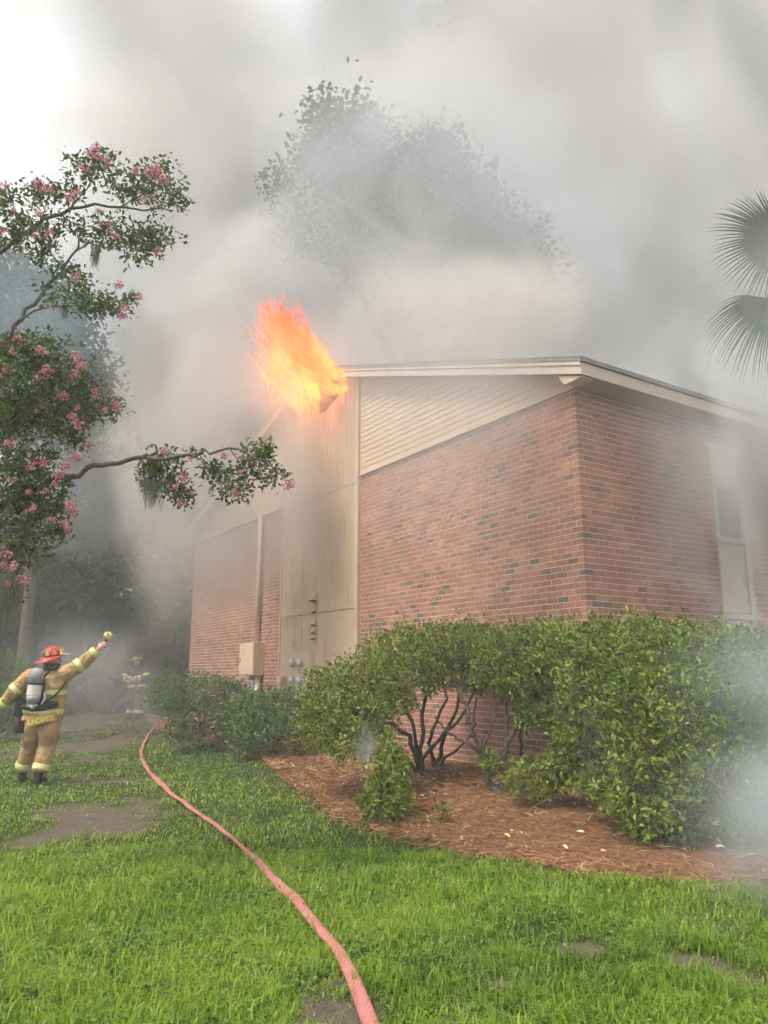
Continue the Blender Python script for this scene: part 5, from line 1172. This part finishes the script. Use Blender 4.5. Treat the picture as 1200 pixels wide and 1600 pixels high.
J2 = dict(pelvis=(0, 0, .98), chest=(0, .03, 1.42), neck=(0, .06, 1.62), head=(0, .09, 1.74), face=(.1, 1, -.1), tilt=-4,
          shoulder_r=(.24, .04, 1.52), elbow_r=(.36, .16, 1.25), wrist_r=(.16, .34, 1.16), grip_r=(-.6, .2, -.2), shoulder_l=(-.24, .04, 1.52), elbow_l=(-.36, .14, 1.25), wrist_l=(-.12, .34, 1.22), grip_l=(.6, .2, -.2),
          hip_r=(.12, 0, .93), knee_r=(.15, .05, .52), ankle_r=(.16, .0, .115), toe_r=(.2, 1, 0), hip_l=(-.12, 0, .93), knee_l=(-.15, .12, .53), ankle_l=(-.16, .14, .115), toe_l=(-.2, 1, 0), hem=.86)
p2 = at(212, 1100, 24.0)
firefighter('second firefighter in dark gear facing us, dim in the smoke beside the hedge', (p2[0], p2[1], float(hz(p2[0], p2[1]))), R(172), J2, 'black', 'dark_helmet', scale=1.0)

# ------------------------------------------------------------------ flames at the gable peak
fire = thing('fire', 'bright orange flames bursting from the peak of the gable', 'fire', to_world(-0.3, 6.9, 7.0), BROT)
def flame_mat():
    m, N, L, out = new_mat('flame')
    at_ = N.new('ShaderNodeAttribute'); at_.attribute_name = 'tint'
    g = N.new('ShaderNodeNewGeometry')
    mp = N.new('ShaderNodeMapping'); mp.inputs['Scale'].default_value = (1.3, 1.3, 0.55); mp.inputs['Rotation'].default_value = (0, R(-22), 0); L.new(g.outputs['Position'], mp.inputs['Vector'])
    n = N.new('ShaderNodeTexNoise'); n.inputs['Scale'].default_value = 4.6; n.inputs['Detail'].default_value = 8; n.inputs['Distortion'].default_value = 2.6; n.inputs['Roughness'].default_value = 0.6; L.new(mp.outputs['Vector'], n.inputs['Vector'])
    # hotter near the base and along the filaments of the noise
    ad = N.new('ShaderNodeMath'); ad.operation = 'MULTIPLY_ADD'; ad.inputs[1].default_value = 1.9; L.new(n.outputs['Fac'], ad.inputs[0]); L.new(at_.outputs['Fac'], ad.inputs[2])
    r = N.new('ShaderNodeValToRGB'); st = [(0.25, (0.85, 0.07, 0.006)), (0.55, (1.0, 0.095, 0.005)), (0.80, (1.0, 0.21, 0.006)), (1.0, (1.15, 0.52, 0.02))]
    while len(r.color_ramp.elements) < 4: r.color_ramp.elements.new(.5)
    for e, (p, c) in zip(r.color_ramp.elements, st): e.position = p; e.color = (*c, 1)
    mr = N.new('ShaderNodeMapRange'); mr.inputs[1].default_value = 0.85; mr.inputs[2].default_value = 1.85; L.new(ad.outputs[0], mr.inputs[0]); L.new(mr.outputs[0], r.inputs['Fac'])
    em = N.new('ShaderNodeEmission'); em.inputs['Strength'].default_value = FLAME_E; L.new(r.outputs['Color'], em.inputs['Color'])
    lw = N.new('ShaderNodeLayerWeight'); lw.inputs['Blend'].default_value = 0.35
    al = N.new('ShaderNodeMath'); al.operation = 'SUBTRACT'; al.inputs[0].default_value = 1.0; L.new(lw.outputs['Facing'], al.inputs[1])
    na = N.new('ShaderNodeMapRange'); na.interpolation_type = 'SMOOTHSTEP'; na.inputs[1].default_value = 0.42; na.inputs[2].default_value = 0.64; L.new(n.outputs['Fac'], na.inputs[0])
    mu = N.new('ShaderNodeMath'); mu.operation = 'MULTIPLY'; L.new(al.outputs[0], mu.inputs[0]); L.new(na.outputs[0], mu.inputs[1])
    bs = N.new('ShaderNodeMapRange'); bs.inputs[1].default_value = 0.0; bs.inputs[2].default_value = 0.5; L.new(at_.outputs['Fac'], bs.inputs[0])
    be = N.new('ShaderNodeMapRange'); be.inputs[1].default_value = 1.02; be.inputs[2].default_value = 0.78; L.new(at_.outputs['Fac'], be.inputs[0])
    mb_ = N.new('ShaderNodeMath'); mb_.operation = 'MULTIPLY'; L.new(bs.outputs[0], mb_.inputs[0]); L.new(be.outputs[0], mb_.inputs[1])
    mu2 = N.new('ShaderNodeMath'); mu2.operation = 'MULTIPLY'; L.new(mu.outputs[0], mu2.inputs[0]); L.new(mb_.outputs[0], mu2.inputs[1])
    tr = N.new('ShaderNodeBsdfTransparent'); mx = N.new('ShaderNodeMixShader'); L.new(mu2.outputs[0], mx.inputs['Fac']); L.new(tr.outputs[0], mx.inputs[1]); L.new(em.outputs[0], mx.inputs[2])
    L.new(mx.outputs[0], out.inputs['Surface']); return m
FLAME_E = 0.56
FO = np.array(fire.location)
sp = [((470, 640), (448, 590), (440, 545), (425, 500), (412, 468)), ((490, 638), (470, 590), (452, 540), (436, 505), (430, 478)), ((512, 620), (490, 580), (468, 535), (450, 500), (444, 482)), ((450, 640), (436, 600), (425, 560), (412, 530), (398, 505)), ((535, 598), (510, 580), (492, 565), (478, 545), (470, 520)),
      ((480, 645), (455, 620), (440, 600), (432, 580), (424, 560)), ((500, 630), (480, 605), (470, 580), (462, 555), (458, 535)), ((540, 590), (520, 588), (500, 580), (486, 570), (474, 560)), ((465, 600), (445, 560), (430, 520), (418, 490), (405, 478)), ((520, 612), (500, 600), (482, 575), (470, 560), (462, 540)),
      ((445, 620), (430, 580), (415, 545), (404, 520), (388, 505)), ((505, 600), (485, 560), (466, 520), (452, 500), (446, 470)), ((470, 560), (450, 530), (430, 500), (420, 480), (414, 462))]
vs, fs, tn = [], [], []
for s_i in range(120):
    P_ = np.array(sp[s_i % len(sp)], float) + (rng.normal(0, 8, 2) + rng.normal(0, 6, (5, 2))) * (s_i >= len(sp)); Yd = 9.82 + .839 * (5.6 + (563 - P_[0][0]) * .0276) - rng.uniform(.4, .75)
    q = resample([at(px, py, Yd) for px, py in P_], 14); q = smooth_curve(q, 3)
    wd_ = rng.uniform(.025, .105); ph = rng.uniform(0, 6)
    q[:, 0] += rng.uniform(.04, .12) * np.sin(np.linspace(0, 11, 14) + ph); q[:, 1] += .08 * np.sin(np.linspace(0, 7, 14) + ph)
    b0 = len(vs)
    for i in range(14):
        f = i / 13; r_ = wd_ * (math.sin(math.pi * min(1, f * .8 + .12)) ** .8) * (1 - f) ** .35 * (1 + .3 * math.sin(11 * f + ph)) + .002
        dv = unit(q[min(i + 1, 13)] - q[max(i - 1, 0)]); sdv = unit(np.cross(dv, [0, 1, 0])); bk_ = np.cross(dv, sdv)
        for k in range(10):
            a_ = 2 * math.pi * k / 10; vs.append(q[i] + sdv * math.cos(a_) * r_ + bk_ * math.sin(a_) * r_ * .7); tn.append(max(0.02, (1 - f) ** .8 + rng.normal(0, .04)))
    for i in range(13):
        for k in range(10):
            k2 = (k + 1) % 10; fs.append((b0 + i * 10 + k, b0 + i * 10 + k2, b0 + (i + 1) * 10 + k2, b0 + (i + 1) * 10 + k))
cc, ss = math.cos(-BROT), math.sin(-BROT); vs = np.array(vs) - FO; vs = np.stack([vs[:, 0] * cc - vs[:, 1] * ss, vs[:, 0] * ss + vs[:, 1] * cc, vs[:, 2]], 1)
o = mesh_obj('flame_tongues', vs, fs, flame_mat(), fire, smooth=True, tint=tn); o['kind'] = 'stuff'
# ------------------------------------------------------------------ air and smoke
def smoke_mat(name, dens, colr, scale=0.3, lo=0.35, hi=0.65, inner=0.2, detail=3, aniso=0.15, stretch=(1, 1, 1), seed=0.0, distort=0.6, step=1.0, rough=0.58):
    m, N, L, out = new_mat(name)
    tc = N.new('ShaderNodeTexCoord')
    ln = N.new('ShaderNodeVectorMath'); ln.operation = 'LENGTH'; L.new(tc.outputs['Object'], ln.inputs[0])
    fo = N.new('ShaderNodeMapRange'); fo.interpolation_type = 'SMOOTHSTEP'; fo.inputs[1].default_value = 1.0; fo.inputs[2].default_value = inner; fo.inputs[3].default_value = 0; fo.inputs[4].default_value = 1
    L.new(ln.outputs['Value'], fo.inputs[0])
    g = N.new('ShaderNodeNewGeometry')
    mp = N.new('ShaderNodeMapping'); mp.inputs['Scale'].default_value = stretch; mp.inputs['Location'].default_value = (seed, seed * 1.7, seed * 0.6)
    L.new(g.outputs['Position'], mp.inputs['Vector'])
    n = N.new('ShaderNodeTexNoise'); n.inputs['Scale'].default_value = scale; n.inputs['Detail'].default_value = detail; n.inputs['Roughness'].default_value = rough; n.inputs['Distortion'].default_value = distort
    L.new(mp.outputs['Vector'], n.inputs['Vector'])
    # the falloff also pushes the noise threshold, so edges break up into wisps
    ad = N.new('ShaderNodeMath'); ad.operation = 'MULTIPLY_ADD'; ad.inputs[1].default_value = 0.25; L.new(fo.outputs[0], ad.inputs[0]); L.new(n.outputs['Fac'], ad.inputs[2])
    mr = N.new('ShaderNodeMapRange'); mr.interpolation_type = 'SMOOTHSTEP'; mr.inputs[1].default_value = lo + 0.2; mr.inputs[2].default_value = hi + 0.25; mr.inputs[4].default_value = dens
    L.new(ad.outputs[0], mr.inputs[0])
    mu = N.new('ShaderNodeMath'); mu.operation = 'MULTIPLY'; L.new(mr.outputs[0], mu.inputs[0]); L.new(fo.outputs[0], mu.inputs[1])
    v = N.new('ShaderNodeVolumePrincipled'); v.inputs['Color'].default_value = (*colr, 1); v.inputs['Anisotropy'].default_value = aniso
    v.inputs['Absorption Color'].default_value = (0, 0, 0, 1)
    L.new(mu.outputs[0], v.inputs['Density']); L.new(v.outputs['Volume'], out.inputs['Volume'])
    try: m.cycles.volume_step_rate = step
    except Exception: pass
    return m
def ico(name, loc, rad, m, rot=(0, 0, 0)):
    import bmesh
    bm = bmesh.new(); bmesh.ops.create_icosphere(bm, subdivisions=2, radius=1.06)
    me = bpy.data.meshes.new(name); bm.to_mesh(me); bm.free(); me.materials.append(m)
    o = link(bpy.data.objects.new(name, me)); o.location = [float(v) for v in loc]; o.scale = rad; o.rotation_euler = rot
    o['kind'] = 'stuff'; return o
WARM, GREY, BLUE = (0.99, 0.955, 0.905), (0.985, 0.985, 0.98), (0.72, 0.82, 0.90)
SMOKES = [
    # name, label, centre, radii, density, colour, noise scale, lo, hi, inner, stretch, seed, rot, step
    ('smoke_plume', 'huge grey brown smoke plume filling the sky behind the roof', (1, 31, 26), (38, 7, 25), 0.27, WARM, 0.115, 0.40, 0.57, 0.8, (1, 1, 0.75), 31.0, (0, 0, 0), 0.25),
    ('smoke', 'dense brown smoke rolling off the roof beside the flames', (1.6, 18.8, 10.2), (6.8, 3.0, 3.8), 0.9, (0.95, 0.905, 0.84), 0.36, 0.34, 0.58, 0.2, (1, 1, 0.8), 9.0, (0, R(-20), 0), 0.5),
    ('smoke', 'pale smoke column rising left of the flames', (-4.6, 20.5, 13.0), (4.0, 3.2, 8.5), 0.6, (1.0, 0.98, 0.945), 0.28, 0.36, 0.60, 0.2, (1, 1, 0.6), 5.0, (0, R(-14), 0), 0.5),
    ('smoke', 'tan smoke veil drifting over the left brick wing', (-3.3, 14.9, 5.4), (3.4, 2.2, 5.0), 1.45, (0.96, 0.91, 0.84), 0.45, 0.22, 0.60, 0.05, (1, 1, 0.7), 1.0, (0, 0, 0), 1.0),
    ('smoke', 'grey smoke bank drifting before the dark woods', (-9.5, 24, 8.0), (8.0, 4.0, 5.0), 0.40, GREY, 0.26, 0.38, 0.58, 0.15, (1, 1, 1), 7.0, (0, 0, 0), 0.6),
    ('smoke', 'thin pale smoke hanging in front of the tall tree behind the roof', (1.6, 21.5, 15.0), (8.5, 2.6, 8.0), 0.36, (0.93, 0.945, 0.96), 0.26, 0.28, 0.60, 0.5, (1, 1, 1), 21.0, (0, 0, 0), 0.5),
    ('smoke', 'thin blue smoke before the oak crown at the left edge', (-9.5, 20, 11), (4.5, 3.5, 4.0), 0.16, (0.62, 0.76, 0.88), 0.25, 0.25, 0.6, 0.1, (1, 1, 1), 8.0, (0, 0, 0), 1.0),
    ('smoke', 'dark low smoke round the second firefighter', (-7.0, 19.5, 1.4), (3.0, 2.5, 2.2), 0.6, (0.66, 0.66, 0.64), 0.5, 0.25, 0.6, 0.1, (1, 1, 1), 12.0, (0, 0, 0), 1.0),
    ('smoke', 'thin even smoke drifting before the brick gable', (1.0, 9.8, 5.2), (3.8, 2.0, 3.7), 0.46, (0.92, 0.88, 0.83), 0.5, 0.15, 0.6, 0.0, (1, 1, 1), 14.0, (0, 0, R(33)), 1.0),
    ('smoke', 'thick pale blue smoke bank low at the right of the hedge', (4.6, 6.1, 1.05), (3.5, 1.8, 2.05), 6.5, (0.88, 0.95, 0.99), 0.8, 0.33, 0.60, 0.1, (1, 1, 0.6), 2.0, (0, 0, 0), 0.8),
    ('smoke', 'grey smoke veil in front of the long wall and its windows', (5.2, 9.9, 4.1), (3.2, 1.7, 3.4), 2.0, GREY, 0.55, 0.32, 0.60, 0.0, (1, 1, 0.8), 4.0, (0, 0, 0), 0.8),
    ('smoke', 'thin grey smoke round the palm fronds', (4.4, 7.6, 5.2), (2.4, 1.3, 2.6), 0.4, GREY, 0.5, 0.25, 0.62, 0.0, (1, 1, 1), 16.0, (0, 0, 0), 1.0),
    ('smoke', 'low pale blue smoke creeping over the mulch and grass at the right edge', (3.4, 5.2, 0.6), (2.1, 1.3, 0.9), 3.0, (0.90, 0.95, 0.985), 0.9, 0.25, 0.62, 0.0, (1, 1, 0.7), 19.0, (0, 0, 0), 1.0),
    ('smoke', 'small wisp of steam beside the drooping shrub branch', (-0.2, 9.0, 0.62), (0.28, 0.28, 0.55), 3.2, (0.9, 0.93, 0.93), 3.0, 0.25, 0.6, 0.0, (1, 1, 0.5), 6.0, (0, 0, 0), 1.0),
]
for i, (nm, lab, c, rad, de, cl, sc_, lo, hi, inn, stx, seed, rot, stp) in enumerate(SMOKES):
    o = ico(nm, c, rad, smoke_mat('smoke_%d' % i, de, cl, sc_, lo, hi, inn, 4 if i < 3 else 2, 0.15, stx, seed, 0.7, stp), rot)
    o['label'] = lab
m, N, L, out = new_mat('haze')
v = N.new('ShaderNodeVolumePrincipled'); v.inputs['Color'].default_value = (0.88, 0.89, 0.89, 1); v.inputs['Density'].default_value = 0.006; v.inputs['Anisotropy'].default_value = 0.1
L.new(v.outputs['Volume'], out.inputs['Volume'])
o = MB().box((-420, -80, -1.2), (420, 720, 56)).build('haze', m); o['kind'] = 'stuff'
# soft flame gas round the tongues, plus one added halo imitating scattered firelight
def fire_vol(pw=0.45, lo=.42, sc=2.6):
    m, N, L, out = new_mat('flame_gas_and_halo')
    tc = N.new('ShaderNodeTexCoord'); ln = N.new('ShaderNodeVectorMath'); ln.operation = 'LENGTH'; L.new(tc.outputs['Object'], ln.inputs[0])
    fo = N.new('ShaderNodeMapRange'); fo.interpolation_type = 'SMOOTHSTEP'; fo.inputs[1].default_value = 1; fo.inputs[2].default_value = .1; fo.inputs[3].default_value = 0; fo.inputs[4].default_value = 1; L.new(ln.outputs['Value'], fo.inputs[0])
    g = N.new('ShaderNodeNewGeometry'); mp = N.new('ShaderNodeMapping'); mp.inputs['Scale'].default_value = (1.2, 1.2, .6); mp.inputs['Rotation'].default_value = (0, R(-22), 0); L.new(g.outputs['Position'], mp.inputs['Vector'])
    n = N.new('ShaderNodeTexNoise'); n.inputs['Scale'].default_value = sc; n.inputs['Detail'].default_value = 4; n.inputs['Distortion'].default_value = 1.2; L.new(mp.outputs['Vector'], n.inputs['Vector'])
    mr = N.new('ShaderNodeMapRange'); mr.inputs[1].default_value = lo; mr.inputs[2].default_value = .7; mr.inputs[4].default_value = pw; L.new(n.outputs['Fac'], mr.inputs[0])
    mu = N.new('ShaderNodeMath'); mu.operation = 'MULTIPLY'; L.new(mr.outputs[0], mu.inputs[0]); L.new(fo.outputs[0], mu.inputs[1])
    em = N.new('ShaderNodeEmission'); em.inputs['Color'].default_value = (1.0, 0.19, 0.03, 1); L.new(mu.outputs[0], em.inputs['Strength'])
    L.new(em.outputs[0], out.inputs['Volume']); return m
fv = fire_vol(); halo_vol = fire_vol(0.22, 0.2, 1.2)  # second volume: wide firelight glow put in as its own emission
import bmesh
for nm, (px, py, Y), rad, tl in (('flame_gas_and_halo', (470, 590, 15.6), (.75, .6, 1.35), -32), ('flame_gas_and_halo', (430, 505, 15.7), (.5, .5, 1.0), -25), ('flame_gas_and_halo', (510, 598, 14.9), (.7, .5, .55), -20), ('flame_gas_and_halo', (475, 590, 15.0), (1.7, .9, 2.0), -25)):
    bm = bmesh.new(); bmesh.ops.create_icosphere(bm, subdivisions=2, radius=1.06); me = bpy.data.meshes.new(nm); bm.to_mesh(me); bm.free(); me.materials.append(fv if rad[0] < 1.5 else halo_vol)
    o = link(bpy.data.objects.new(nm, me), fire); w_ = at(px, py, Y) - FO
    o.location = (w_[0] * cc - w_[1] * ss, w_[0] * ss + w_[1] * cc, w_[2]); o.scale = rad; o.rotation_euler = (0, 0, -BROT); o.rotation_euler = (Matrix.Rotation(-BROT, 3, 'Z') @ Matrix.Rotation(R(tl), 3, 'Y')).to_euler(); o['kind'] = 'stuff'
